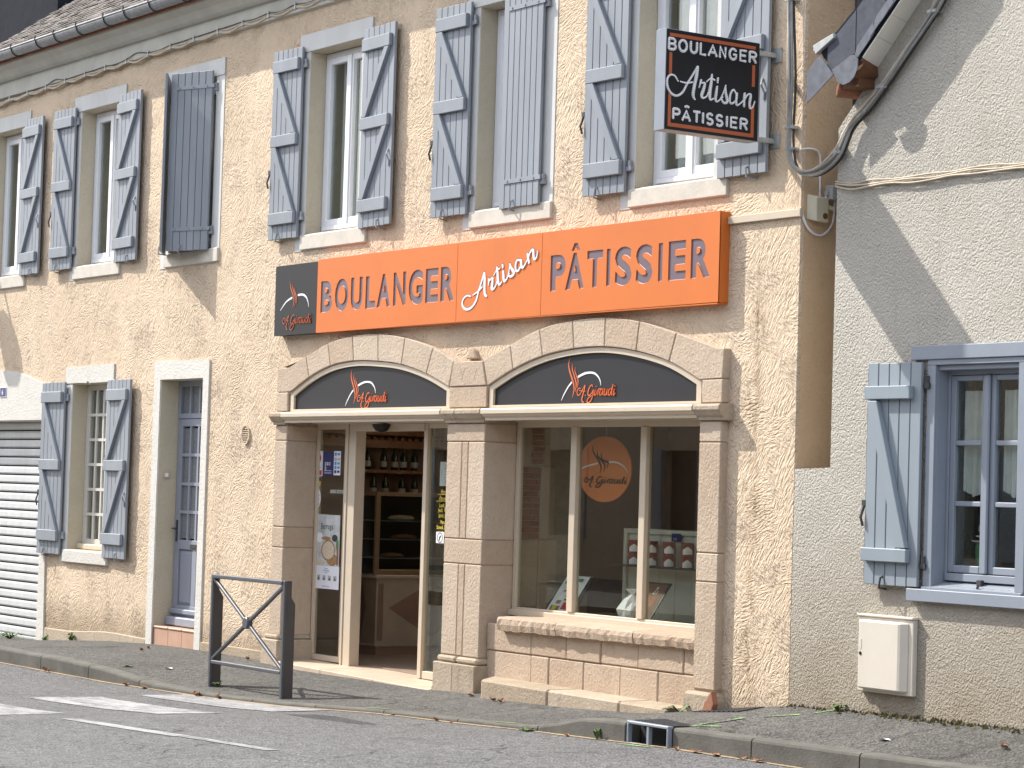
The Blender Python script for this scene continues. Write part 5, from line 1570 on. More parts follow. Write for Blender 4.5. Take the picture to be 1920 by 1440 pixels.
# green pot and books on the inside sill
t = empty('flower_pot', (6.10, 0.19, 1.30), None, 'green pot with white saucers behind the lowest left pane of the blue window', 'pot')
build('pot_body', MB().lathe([(0.04, 0.0), (0.055, 0.06), (0.06, 0.14), (0.055, 0.19)], (6.10, 0.24, 1.30), 14), 'green', t)
build('saucer', MB().lathe([(0.05, 0), (0.085, 0.012), (0.085, 0.02)], (6.10, 0.24, 1.492), 14).lathe([(0.04, 0), (0.065, 0.012), (0.065, 0.02)], (6.11, 0.24, 1.525), 14), 'label', t)
build('dried_flowers', MB().lathe([(0.02, 0), (0.05, 0.03), (0.045, 0.07), (0.01, 0.09)], (6.11, 0.24, 1.546), 9), 'plastic_g', t)

# ---------------------------------------------------------------- dark slate gable beyond
sh = empty('slate_house', (-15, 6, 0), None, 'tall dark slate-hung gable wall rising behind the bakery roof', 'house')
build('wall', MB().box(-24, -11.45, -0.6, 12, -0.7, 15), 'slate_dark', sh) if False else build('wall', MB().box(-24, -11.45, 1.0, 14, -0.7, 15), 'slate_dark', sh)
random.seed(2)
m = MB(); 
for k in range(60):
    y = random.uniform(1.1, 5); z = random.uniform(7.2, 10)
    r = random.uniform(.05, .11); n = 14
    ph = random.uniform(0, 6)
    for j in range(n):
        if random.random() < .35: continue
        a = 2*math.pi*j/n; b = 2*math.pi*(j+1)/n
        P_ = lambda t, q: (-11.447, y+q*math.cos(t)*1.0, z+q*math.sin(t))
        m.quad(P_(a, r*0.75), P_(b, r*0.75), P_(b, r), P_(a, r))
build('lichen_rings', m, 'zone', sh, kind='stuff')
# ---------------------------------------------------------------- street furniture and wall fittings
bar = empty('street_barrier', (-1.54, -1.25, -0.06), None, 'anthracite metal pedestrian barrier with a diagonal cross on the pavement edge', 'barrier')
YBR = -1.25
def post(x, zg, name='post'):
    m = MB().box(x-0.018, x+0.018, YBR-0.012, YBR+0.010, zg-0.15, 0.905)
    build(name, m, 'barrier', bar, 0.003)
    prof = [(YBR+0.0105, zg-0.15), (YBR+0.105, zg-0.15), (YBR+0.105, 0.70), (YBR+0.065, 0.76), (YBR+0.065, 0.905), (YBR+0.0105, 0.905)]
    build('post_web', MB().extrude_x(prof, x-0.012, x+0.012), 'barrier_low', bar, 0.003)
post(-2.215, -0.066); post(-0.862, -0.024)
ra = math.radians
build('top_rail', MB().box(-2.193, -0.884, -1.272, -1.218, 0.868, 0.905), 'barrier', bar, 0.010, segs=3)
build('bottom_rail', MB().box(-2.193, -0.884, -1.262, -1.232, 0.088, 0.122), 'barrier', bar, 0.006)
def diag(a, b, y, r):
    d = Vector((b[0]-a[0], b[1]-a[1])); n_ = Vector((-d.y, d.x)).normalized()*r
    A = Vector(a); B = Vector(b)
    pts = []
    for z_ in (y, y+0.03):
        pass
    v = [(A+n_, y), (B+n_, y), (B-n_, y), (A-n_, y)]
    m = MB().hull8([(p.x, y, p.y) for p, _ in v]+[(p.x, y+0.034, p.y) for p, _ in v])
    build('brace', m, 'barrier', bar, 0.007)
diag((-2.20, 0.865), (-1.58, 0.52), -1.258, 0.0165)
diag((-1.50, 0.475), (-0.875, 0.125), -1.258, 0.0165)
diag((-2.20, 0.13), (-1.58, 0.475), -1.258, 0.0165)
diag((-1.50, 0.52), (-0.875, 0.865), -1.258, 0.0165)
m = MB(); hub = [(-1.54+0.055*math.cos(2*math.pi*k/14), 0.4975+0.055*math.sin(2*math.pi*k/14)) for k in range(14)]
build('hub', MB().prism(hub, -1.272, -1.215), 'barrier', bar, 0.008)

mt = empty('meter_box', (5.46, -0.05, 0.43), None, 'beige plastic meter box set in the grey wall below the blue window', 'meter box')
m = MB().box(5.185, 5.735, -0.045, 0.0, 0.435, 0.955)
build('box_frame', m, 'meter', mt, 0.006)
build('cover', MB().hull8([(5.235, -0.09, 0.46), (5.64, -0.09, 0.46), (5.70, -0.0455, 0.455), (5.225, -0.0455, 0.455), (5.235, -0.09, 0.93), (5.64, -0.09, 0.93), (5.70, -0.0455, 0.935), (5.225, -0.0455, 0.935)]), 'meter', mt, 0.01)
build('top_ledge', MB().box(5.18, 5.74, -0.058, -0.0, 0.9555, 0.972), 'meter', mt, 0.004)
build('lock', MB().disc((5.262, 0.70), 0.012, 0.012, -0.09, 12, 0.004), 'black', mt)
build('finger_grip', MB().box(5.254, 5.272, -0.0925, -0.09, 0.73, 0.80), 'meter', mt, 0.001)

di = empty('drain_inlet', (4.26, -1.16, 0), None, 'kerb drain with two dark mouths in a galvanised frame', 'drain')
yk_ = yk(4.26)
m = MB()
Z0, Z1 = -0.015, 0.148
m.box(4.022, 4.04, yk_-0.02, yk_+0.02, Z0, Z1-0.02).box(4.48, 4.498, yk_-0.02, yk_+0.02, Z0, Z1-0.02).box(4.245, 4.275, yk_-0.015, yk_+0.02, Z0, Z1-0.02)
m.box(4.022, 4.498, yk_-0.02, yk_+0.03, Z1-0.02, Z1)
m.box(4.04, 4.48, yk_-0.014, yk_+0.02, Z0, Z0+0.012)
build('frame', m, 'steel', di, 0.004)
box('pit', (4.03, 4.49, yk_+0.10, yk_+0.13, -0.3, Z1-0.03), 'black_gap', di)
box('pit_side', (4.03, 4.49, yk_+0.021, yk_+0.10, -0.12, -0.10), 'black_gap', di)
m = MB()
for k in range(14):
    x = 4.035+k*0.034
    m.box(x, x+0.018, yk_+0.031, yk_+0.36, Z1-0.012, Z1+0.004)
for k in range(4):
    y = yk_+0.04+k*0.1
    m.box(4.022, 4.498, y, y+0.022, Z1-0.013, Z1+0.001)
build('grating', m, 'iron', di)
fg = empty('floor_grating', (3.98, -0.22, 0.2), None, 'small iron grating in the pavement at the wall foot by the terracotta shard', 'grating')
m = MB()
for k in range(10):
    x = 3.72+k*0.055
    m.hull8([(x, -0.34, zp(x, -.34)-0.01), (x+0.03, -0.34, zp(x+.03, -.34)-0.01), (x+0.03, -0.08, zp(x+.03, -.08)-0.01), (x, -0.08, zp(x, -.08)-0.01), (x, -0.34, zp(x, -.34)+0.008), (x+0.03, -0.34, zp(x+.03, -.34)+0.008), (x+0.03, -0.08, zp(x+.03, -.08)+0.008), (x, -0.08, zp(x, -.08)+0.008)])
build('bars', m, 'iron', fg)

npz = empty('house_number_plate', (-10.27, -0.03, 2.71), None, 'small dark blue enamel house number plate 6 on the garage surround', 'number plate')
build('plate', MB().box(-10.36, -10.18, -0.03, -0.0215, 2.71, 2.82), 'blue', npz, 0.003)
build('plate_border', MB().box(-10.363, -10.177, -0.0285, -0.021, 2.707, 2.823), 'white', npz)
build('digit', loops_flat(text_loops('6', -10.30, 2.735, 0.065, 0.01), -0.0306), 'white', npz)

vt = empty('wall_vent', (-4.0, -0.02, 2.13), None, 'oval cream louvred air vent on the render right of the grey door', 'vent')
el = [( -4.01+0.085*math.cos(2*math.pi*k/24), 2.235+0.10*math.sin(2*math.pi*k/24)) for k in range(24)]
el2 = [( -4.01+0.07*math.cos(2*math.pi*k/24), 2.235+0.084*math.sin(2*math.pi*k/24)) for k in range(24)]
build('rim', sheet([el, el2], -0.02, 0.002), 'stucco', vt)
build('louvre_back', MB().disc((-4.01, 2.235), 0.071, 0.085, -0.003, 24), 'joint', vt)
for k in range(7):
    z = 2.17+k*0.0215
    hw = 0.07*math.sqrt(max(0, 1-((z-2.235)/0.086)**2))
    box('louvre', (-4.01-hw, -4.01+hw, -0.016, -0.004, z-0.005, z+0.006), 'stucco', vt)
db = empty('doorbell', (-5.97, 0.1, 1.77), None, 'small square doorbell on the left reveal of the grey front door', 'doorbell')
build('bell_plate', MB().box(-5.972, -5.955, 0.045, 0.125, 1.775, 1.85), 'marble', db, 0.004)
build('bell_button', MB().box(-5.955, -5.948, 0.065, 0.105, 1.79, 1.83), 'white', db, 0.002)

# cables
random.seed(31)
def cable(mb, pts, r=0.008, sub=5, n=6):
    return mb.tube([Vector(p) for p in smooth_path(pts, sub)], r, n)
ec = empty('eaves_cable', (-4, -0.05, 6.4), None, 'dusty cable bundle sagging in loops along the wall under the eaves', 'cable')
m1, m2, m3 = MB(), MB(), MB()
cl = MB()
x = -12.0; P1, P2, P3 = [], [], []
k = 0
while x < 4.2:
    zc = 6.352+(x+10.8)*0.0139
    zc = min(zc, 6.47)
    P1 += [(x, -0.048, zc), (x+0.25, -0.05, zc-0.02-random.uniform(0, .02))]
    P2 += [(x, -0.046, zc+0.018), (x+0.25, -0.047, zc+0.008-random.uniform(0, .015))]
    h = random.choice((0.0, 0.0, -0.01, 0.012, 0.05))
    P3 += [(x, -0.062, zc+0.026), (x+0.25, -0.052, zc+0.02+h)]
    cl.box(x-0.012, x+0.012, -0.066, -0.001, zc-0.02, zc+0.045)
    x += 0.55
build('cream_cable', cable(m1, P1, 0.014), 'cable_w', ec, smooth=True)
build('cream_cable', cable(m2, P2, 0.011), 'cable_w', ec, smooth=True)
build('black_cable', cable(m3, P3, 0.0055), 'cable_k', ec, smooth=True)
build('clip', cl, 'galv', ec, kind='stuff')

cb = empty('cable_bundle', (4.5, -0.05, 4.1), None, 'thick bundle of cables hanging down the corner and sweeping up along the gable verge', 'cable')
core = [(4.27, -0.05, 6.55), (4.285, -0.05, 5.9), (4.30, -0.05, 5.42), (4.326, -0.05, 4.85), (4.328, -0.05, 4.47), (4.332, -0.055, 4.31), (4.387, -0.065, 4.186), (4.507, -0.07, 4.117), (4.681, -0.06, 4.128), (4.86, -0.05, 4.23), (4.982, -0.045, 4.405), (5.14, -0.045, 4.52), (5.317, -0.045, 4.664), (5.556, -0.05, 4.883), (5.76, -0.05, 5.065), (5.851, -0.045, 5.187), (6.05, -0.045, 5.46), (6.6, -0.045, 6.05)]
for j, (dx, dy, r, mt_) in enumerate(((0.0, 0.0, 0.013, 'cable_w'), (0.022, -0.01, 0.012, 'cable_g'), (-0.02, -0.012, 0.011, 'cable_w'), (0.008, -0.024, 0.010, 'cable_g'), (0.03, 0.012, 0.010, 'cable_k'))):
    pts = []
    for k, p in enumerate(core):
        tw = 0.9*k+j
        sp = 1.0 if k not in (2, 4, 10, 14) else 0.6
        pts.append((p[0]+(dx+0.006*math.sin(tw))*sp, p[1]+dy, p[2]+(0.012*math.cos(tw+j)-dx*0.6)*sp))
    m = MB(); cable(m, pts, r, 6)
    build('cable_strand', m, mt_, cb, smooth=True)
cl = MB()
for (x, z) in ((4.30, 5.42), (4.328, 4.47), (4.335, 4.31), (4.86, 4.235), (5.30, 4.655), (5.80, 5.115)):
    cl.box(x-0.04, x+0.04, -0.078, 0.0, z-0.012, z+0.012)
build('clamp', cl, 'galv', cb, 0.003, kind='stuff')

nc = empty('wall_cable', (5.7, -0.02, 4.0), None, 'three thin cream wires clipped level across the grey gable wall', 'cable')
for j in range(3):
    m = MB()
    pts = [(4.80, -0.016, 4.035-0.018*j)]
    for k in range(14):
        x = 4.98+k*0.2
        pts.append((x, -0.018-0.003*j, 3.985+0.012*math.sin(k*1.3)*0.4-0.019*(j-1)+0.006*math.sin(k*2.1+j*2)))
    cable(m, pts, 0.007, 4)
    build('wire', m, 'cable_w', nc, smooth=True)
tk = empty('cable_trunking', (4.0, -0.02, 3.81), None, 'flat cream cable trunking strip between the orange sign and the corner', 'trunking')
build('trunking_body', MB().box(3.606, 4.432, -0.03, 0.0, 3.812, 3.868), 'alu', tk, 0.003)
build('trunking_end', MB().box(4.4325, 4.437, -0.031, 0.0, 3.810, 3.87), 'alu', tk)

jb = empty('junction_box', (4.44, 0.28, 3.95), None, 'grey plastic junction box on the alley wall level with the wires', 'junction box')
build('box_body', MB().box(4.413, 4.50, 0.22, 0.35, 3.95, 4.06), 'plastic_g', jb, 0.008)
build('gland', MB().box(4.43, 4.47, 0.20, 0.22, 3.985, 4.015), 'plastic_g', jb, 0.003)
fb = empty('sensor_box', (4.45, 0.13, 3.77), None, 'cream plastic box with a round brown cap on the alley wall corner', 'sensor box')
build('box_body', MB().hull8([(4.413, 0.05, 3.80), (4.49, 0.08, 3.78), (4.49, 0.20, 3.78), (4.413, 0.215, 3.78), (4.413, 0.05, 3.985), (4.49, 0.08, 3.96), (4.49, 0.20, 3.96), (4.413, 0.215, 3.975)]), 'plastic_c', fb, 0.006)
build('cap', MB().tube([(4.485, 0.165, 3.825), (4.496, 0.165, 3.825)], 0.022, 14), 'wood', fb)
build('knob', MB().tube([(4.46, 0.215, 3.90), (4.47, 0.26, 3.885)], 0.016, 10), 'plastic_c', fb)
lc = empty('loose_wire', (4.45, 0.1, 3.7), None, 'loose white wire looping between the two boxes on the alley wall', 'cable')
m = MB()
cable(m, [(4.44, -0.03, 4.30), (4.43, 0.06, 4.315), (4.425, 0.14, 4.30), (4.425, 0.165, 4.22), (4.425, 0.165, 4.0), (4.43, 0.175, 3.955), (4.44, 0.205, 3.965), (4.445, 0.215, 3.995)], 0.008)
build('upper_wire', m, 'white', lc, smooth=True)
m = MB()
cable(m, [(4.425, 0.0, 3.87), (4.43, 0.01, 3.80), (4.44, 0.06, 3.72), (4.44, 0.15, 3.685), (4.44, 0.23, 3.72), (4.44, 0.285, 3.80), (4.45, 0.29, 3.95)], 0.009)
build('lower_wire', m, 'white', lc, smooth=True)
dp = empty('added_joint_rod', (4.45, 0.44, 3.9), None, 'thin black pipe added for the dark joint line in the alley gap', 'added_rod')
build('added_rod', MB().tube([(4.47, 0.46, 3.85), (4.47, 0.46, 6.6)], 0.028, 8), 'iron', dp, smooth=True)  # added: a black tube stands for the dark joint between the walls
build('added_rod_clip', MB().box(4.412, 4.50, 0.43, 0.49, 4.2, 4.22), 'iron', dp)

# hanging lantern on the house front just left of the view: it throws the round shadow on the wall
la = empty('wall_lantern', (-11.36, -0.6, 4.4), None, 'round street lantern on a bracket left of the garage', 'lantern')
build('bracket', MB().tube([(-11.36, 0, 5.02), (-11.36, -0.45, 5.07), (-11.36, -0.62, 4.92)], 0.02, 8), 'iron', la)
build('lantern_body', MB().lathe([(0.03, 0.5), (0.16, 0.36), (0.2, 0.2), (0.17, 0.05), (0.05, -0.2), (0.02, -0.22)], (-11.36, -0.62, 4.42), 14), 'iron', la)

# ---------------------------------------------------------------- weeds, leaves, litter
def weed(x, y, z, n, h, label, spread=0.09, cat='weed'):
    random.seed(int(abs(x*100))+n)
    e = empty('weed', (x, y, z), None, label, cat)
    for k in range(n):
        a = random.uniform(0, 2*math.pi); l = spread*random.uniform(.5, 1.2); hh = h*random.uniform(.5, 1)
        d = Vector((math.cos(a), math.sin(a))); q = Vector((-d.y, d.x))*0.014*random.uniform(.7, 1.5)
        p0 = Vector((x, y)); p1 = p0+d*l*0.5; p2 = p0+d*l
        m = MB()
        m.quad((p0.x-q.x*.3, p0.y-q.y*.3, z), (p0.x+q.x*.3, p0.y+q.y*.3, z), (p1.x+q.x, p1.y+q.y, z+hh), (p1.x-q.x, p1.y-q.y, z+hh))
        m.quad((p1.x-q.x, p1.y-q.y, z+hh), (p1.x+q.x, p1.y+q.y, z+hh), (p2.x, p2.y, z+hh*0.75))
        build('leaf_blade', m, 'leafy', e)
weed(-8.55, -0.10, zp(-8.55, -.1), 14, 0.09, 'tuft of weeds at the right end of the garage door')
weed(-9.6, -0.10, zp(-9.6, -.1), 26, 0.08, 'spreading weeds along the foot of the garage door', 0.3)
weed(-7.95, -0.05, zp(-7.95, -.05), 11, 0.13, 'tall leafy weed growing at the wall below the small-paned window', 0.12)
weed(-2.14, -1.20, zp(-2.14, -1.2), 10, 0.06, 'tiny weed at the foot of the barrier post by the road', 0.06)
weed(2.9, -1.26, zr(2.9), 14, 0.03, 'flat green weed in the gutter where the kerb starts to rise', 0.14)
weed(3.72, -1.20, zr(3.7), 8, 0.09, 'small upright weed in the gutter beside the drain', 0.05)
weed(3.42, -0.22, zp(3.42, -.2), 12, 0.055, 'grassy weed in front of the right pier base', 0.16)
weed(5.0, -0.05, zp(5.0, -.05), 12, 0.05, 'moss-like weed at the foot of the grey wall left of the meter box', 0.08)
weed(-3.75, -1.35, zk(-3.75), 12, 0.03, 'small weed in the kerb joint where the kerb drops', 0.07)
m = MB()
random.seed(8)
for k in range(900):
    x = random.uniform(4.45, 9); y = -abs(random.gauss(0, 0.06))-0.004
    if x < 5.5 and random.random() < .5: continue
    s = random.uniform(.006, .02); z = zp(x, y)
    a = random.uniform(0, 6)
    m.quad((x-s*math.cos(a), y-s*math.sin(a), z-0.002), (x+s*math.cos(a), y+s*math.sin(a), z-0.002), (x+s*.3, y, z+s*1.3))
build('wall_moss', m, 'moss', kind='stuff', label='brown moss and grit gathered at the foot of the grey wall')
sd_ = MB().prism([(3.70, zp(3.75, -.2)-0.01), (3.82, zp(3.8, -.2)-0.01), (3.85, zp(3.8, -.2)+0.05), (3.82, zp(3.8, -.2)+0.15), (3.76, zp(3.8, -.2)+0.08)], -0.24, -0.19)
tag(build('terracotta_shard', sd_, 'terra', None, 0.006), 'broken terracotta shard leaning against the right pier base', 'shard')
LV = [(-5.2, -0.42, 'dry leaf on the pavement below the left edge of the door step', 0), (-4.9, -1.70, 'curled dry leaf in the gutter, largest of the pile before the kerb drops', 1), (-4.75, -1.72, 'smaller dry leaf on the road touching the gutter leaf pile', 1), (-3.2, -1.62, 'dry leaf in the gutter where the kerb has dropped', 1), (-2.85, -1.6, 'pale dry leaf in the gutter left of the barrier', 1), (-1.55, -1.50, 'dark red dry leaf at the kerb below the barrier cross', 1), (-1.9, -1.54, 'pale flat leaf in the gutter by the left barrier post', 1), (-3.6, -0.12, 'dry leaf at the wall foot behind the barrier', 0), (1.75, -1.32, 'dry leaf in the gutter in front of the middle pier', 1), (1.95, -1.30, 'brown leaf in the gutter in front of the low stone step', 1), (0.62, -0.25, 'flat pinkish leaf on the pavement beside the middle pier base', 0), (1.15, -0.38, 'dry leaf against the left end of the low stone step', 0), (1.32, -0.42, 'pale curled leaf on the pavement before the low stone step', 0), (3.4, -1.24, 'brown leaf in the gutter left of the drain', 1), (4.6, -1.17, 'leaf on the road right of the drain mouths', 1), (4.8, -1.16, 'long leaf in the gutter under the second kerb stone right of the drain', 1), (5.0, -1.14, 'reddish leaf in the gutter further right of the drain', 1), (5.25, -1.12, 'broad dry leaf in the gutter at the picture bottom', 1), (5.4, -1.11, 'dark dry leaf in the gutter beside the broad one', 1), (7.0, -0.45, 'lone brown leaf on the pavement below the blue window', 0), (-5.0, -0.60, 'tiny leaf on the pavement in front of the door step', 0)]
for k, (x, y, lab, onroad) in enumerate(LV):
    random.seed(100+k)
    z = (zr(x) if onroad else zp(x, y))+0.006
    L = random.uniform(.032, .058); W_ = L*random.uniform(.4, .6); a = random.uniform(0, 3.1)
    ca, sa = math.cos(a), math.sin(a)
    m = MB(); N = 6
    hz = random.uniform(.012, .035)
    def pt(u, v, h): return (x+u*ca-v*sa, y+u*sa+v*ca, z+h)
    for j in range(N):
        t0, t1 = j/N, (j+1)/N
        w0, w1 = W_*math.sin(math.pi*t0)**0.8, W_*math.sin(math.pi*t1)**0.8 if t1 < 1 else 0
        c0, c1 = hz*abs(t0-0.5)*1.6, hz*abs(t1-0.5)*1.6
        m.quad(pt(L*(2*t0-1), 0, c0), pt(L*(2*t1-1), 0, c1), pt(L*(2*t1-1), w1, c1+hz*.5), pt(L*(2*t0-1), w0, c0+hz*.5))
        m.quad(pt(L*(2*t0-1), 0, c0), pt(L*(2*t1-1), 0, c1), pt(L*(2*t1-1), -w1, c1+hz*.3), pt(L*(2*t0-1), -w0, c0+hz*.3))
    o = build('dry_leaf', m, 'dryleaf', None)
    tag(o, lab, 'leaf', 'dry leaves fallen on the pavement and in the gutter')
for (x, y, lab) in ((-3.45, -1.05, 'flattened white paper scrap on the pavement near the dropped kerb'), (1.15, -1.32, 'tiny white litter scrap in the gutter before the shop window'), (6.1, -0.62, 'small white scrap on the pavement below the blue window')):
    z = zp(x, y)+0.006 if y > yk(x)+KW else zr(x)+0.008
    m = MB(); s = 0.05
    m.quad((x-s, y-s*.5, z), (x+s*.2, y-s*.8, z+.012), (x+s, y+s*.2, z), (x-s*.1, y+s*.7, z+.008))
    tag(build('paper_scrap', m, 'paper', None), lab, 'litter')
# ---------------------------------------------------------------- inside the bakery
box('shop_floor', (-4.75, 3.95, 0.425, 6.0, -0.1, 0.045), 'int_floor', house)
box('shop_left_wall', (-4.80, -4.70, 0.43, 6.0, 0.05, 2.61), 'int_wall', house)
box('shop_right_wall', (3.93, 4.03, 0.43, 6.0, 0.05, 2.61), 'int_wall', house)
box('shop_back_wall', (-4.69, 3.92, 5.9, 6.0, 0.05, 2.61), 'int_wall', house)
box('window_floor', (0.45, 3.55, 0.31, 1.3, 0.55, 0.70), 'int_floor', house)
for k in range(9):
    box('panel_board', (1.55+k*0.265, 1.55+k*0.265+0.26, 1.6, 1.64, 0.9, 2.28), 'panel_brown', house, 0.004)
box('panel_rail', (1.5, 3.92, 1.57, 1.66, 2.285, 2.36), 'panel_brown', house, 0.004)
box('panel_base', (1.5, 3.92, 1.58, 1.65, 0.05, 0.895), 'int_wood', house)
# inner brick and stone pier behind the middle column
pier = empty('inner_pier', (0.2, 0.55, 0), house)
box('pier_core', (-0.15, 0.425, 0.36, 0.86, 0.05, 2.60), 'mortar', pier)
random.seed(12)
r = 0; z = 1.34
while z < 1.945:
    y = 0.30-(0.06 if r % 2 else 0)
    while y < 0.525:
        ln = random.uniform(.11, .15)
        a, b = max(y, 0.30), min(y+ln, 0.53)
        if b-a > 0.02:
            build('brick', MB().box(0.40, 0.437+random.uniform(0, .006), a+0.004, b-0.004, z+0.005, z+0.047), 'brick', pier, 0.004)
        y += ln
    z += 0.052; r += 1
z = 1.99
while z < 2.31:
    a = 0.44+random.uniform(-.01, .02)
    build('brick', MB().box(0.40, 0.438, a, a+0.11, z+0.005, z+0.045), 'brick', pier, 0.004)
    z += 0.052
for (y0, y1, z0, z1) in ((0.535, 0.70, 1.34, 1.97), (0.56, 0.72, 1.975, 2.4), (0.30, 0.43, 1.96, 2.4), (0.30, 0.53, 0.75, 1.335), (0.535, 0.73, 0.95, 1.335), (0.535, 0.72, 0.60, 0.945)):
    build('stone', MB().box(0.40, 0.435, y0+0.004, y1-0.004, z0+0.004, z1-0.004), 'stone', pier, 0.006)

for nm, x0, x1, y, z, lab in (('ceiling_lamp', 1.0, 2.4, 3.0, 2.52, 'lit tube lamp on the shop ceiling behind the window'), ('ceiling_lamp', -3.4, -2.0, 2.4, 2.52, 'lit tube lamp on the shop ceiling behind the door')):
    e = empty(nm, ((x0+x1)/2, y, z), None, lab, 'lamp')
    build('tube', MB().tube([(x0, y, z), (x1, y, z)], 0.02, 8), 'lamp', e)
    build('fitting', MB().box(x0-0.03, x1+0.03, y-0.04, y+0.04, z+0.022, z+0.09), 'pvc', e)
sc = empty('shop_counter', (-3.7, 2.4, 0.05), None, 'beige stone counter with a brown diamond inlay seen through the open door', 'counter')
m = MB().hull8([(-4.0, 1.36, 0.15), (-3.455, 1.25, 0.15), (-3.455, 3.9, 0.15), (-4.0, 3.9, 0.15), (-4.0, 1.36, 0.82), (-3.455, 1.25, 0.82), (-3.455, 3.9, 0.82), (-4.0, 3.9, 0.82)])
build('front_slab', m, 'marble', sc)
build('counter_top', MB().box(-4.03, -3.42, 1.22, 3.95, 0.821, 0.858), 'marble', sc, 0.008)
build('plinth', MB().box(-3.99, -3.46, 1.27, 3.9, 0.045, 0.13), 'marble_d', sc)
build('skirting', MB().box(-4.0, -3.445, 1.25, 3.9, 0.131, 0.149), 'marble', sc)
build('diamond_inlay', MB().quad((-3.4525, 1.40, 0.52), (-3.4525, 1.92, 0.79), (-3.4525, 2.44, 0.52), (-3.4525, 1.92, 0.22)), 'marble_d', sc)
build('diamond_inlay', MB().quad((-3.97, 1.345, 0.52), (-3.85, 1.322, 0.78), (-3.73, 1.295, 0.52), (-3.85, 1.322, 0.25)), 'marble_d', sc)
m = MB()
for k in range(4): m.box(-3.4545, -3.447, 1.272+k*0.017, 1.281+k*0.017, 0.19, 0.77)
build('flutes', m, 'marble_d', sc)
df = empty('display_fridge', (-3.7, 1.9, 0.86), None, 'glass display case with brass frame standing on the counter', 'display case')
m = MB()
for x in (-3.93, -3.47):
    for y in (1.24, 2.55): m.box(x-0.02, x+0.02, y-0.02, y+0.03, 0.86, 1.66)
m.box(-3.95, -3.45, 1.22, 2.58, 1.6605, 1.70).box(-3.49, -3.45, 1.27, 2.53, 0.86, 0.91)
build('brass_frame', m, 'brass', df, 0.003)
for z in (1.02, 1.21, 1.40): box('glass_shelf', (-3.92, -3.50, 1.27, 2.53, z, z+0.008), 'steel', df)
box('side_glass', (-3.468, -3.462, 1.27, 2.53, 0.911, 1.66), 'glass_shop', df)
box('back_panel', (-3.95, -3.94, 1.27, 2.53, 0.86, 1.66), 'int_dark', df)
def loaf(x, y, z, rx, ry, rz, lab, mat='bread'):
    m = MB().lathe([(0.3, 0), (0.85, 0.15), (1, 0.45), (0.75, 0.85), (0.2, 1.0)], (0, 0, 0), 12)
    m.v = [(x+p[0]*rx, y+p[1]*ry, z+p[2]*rz) for p in m.v]
    o = build('pastry', m, mat, None, smooth=True)
    tag(o, lab, 'pastry', 'pastries in the display case')
loaf(-3.62, 1.62, 1.41, 0.10, 0.16, 0.06, 'pale loaf on the top shelf of the display case', 'crumb')
loaf(-3.62, 1.66, 1.22, 0.10, 0.15, 0.05, 'reddish tart on the middle shelf of the display case', 'terra')
loaf(-3.62, 1.52, 1.03, 0.10, 0.14, 0.05, 'golden pastry on the lowest shelf of the display case')
ws = empty('wall_shelf', (-4.6, 2.2, 1.6), None, 'wooden wall shelves with a carved cornice behind the counter', 'shelf')
box('shelf_board', (-4.69, -4.45, 1.0, 4.5, 1.90, 1.935), 'int_wood', ws)
box('shelf_board', (-4.69, -4.45, 1.0, 4.5, 1.62, 1.65), 'int_wood', ws)
box('shelf_cornice', (-4.69, -4.50, 1.0, 4.5, 2.17, 2.25), 'int_wood', ws)
box('shelf_cornice', (-4.69, -4.44, 1.0, 4.5, 2.30, 2.40), 'int_wood', ws, 0.01)
m = MB()
for k in range(40):
    y = 1.02+k*0.087
    m.lathe([(0.03, 0), (0.034, 0.02), (0.0, 0.045)], (-4.50, y, 2.252), 6)
build('carved_frieze', m, 'int_wood', ws)
def bottle(x, y, z, h, lab, mat='bottle', proto=[None]):
    if proto[0] is None:
        e = empty('bottle', (x, y, z), None, lab, 'bottle', 'bottles on the wall shelves')
        build('bottle_glass', MB().lathe([(0.036, 0), (0.038, 0.02), (0.038, 0.14), (0.014, 0.19), (0.013, 0.245), (0.015, 0.25)], (x, y, z), 12), 'bottle', e, smooth=True)
        build('bottle_label', MB().lathe([(0.0385, 0.03), (0.0388, 0.035), (0.0388, 0.085), (0.0385, 0.09)], (x, y, z), 12), 'label', e)
        proto[0] = e
        return e
    c = copy_tree(proto[0], (x, y, z), None, lab)
    return c
bl = ['first bottle from the left on the upper wall shelf', 'second bottle from the left on the upper wall shelf', 'third bottle from the left on the upper wall shelf', 'fourth bottle from the left on the upper wall shelf', 'fifth bottle from the left on the upper wall shelf']
for y, lab in zip((1.75, 1.95, 2.09, 2.20, 2.34), bl): bottle(-4.55, y, 1.936, .25, lab)
for y, lab in zip((1.83, 1.98, 2.19, 2.35), ['leftmost bottle on the lower wall shelf', 'second bottle from the left on the lower wall shelf', 'third bottle from the left on the lower wall shelf', 'rightmost bottle on the lower wall shelf']): bottle(-4.55, y, 1.651, .25, lab)

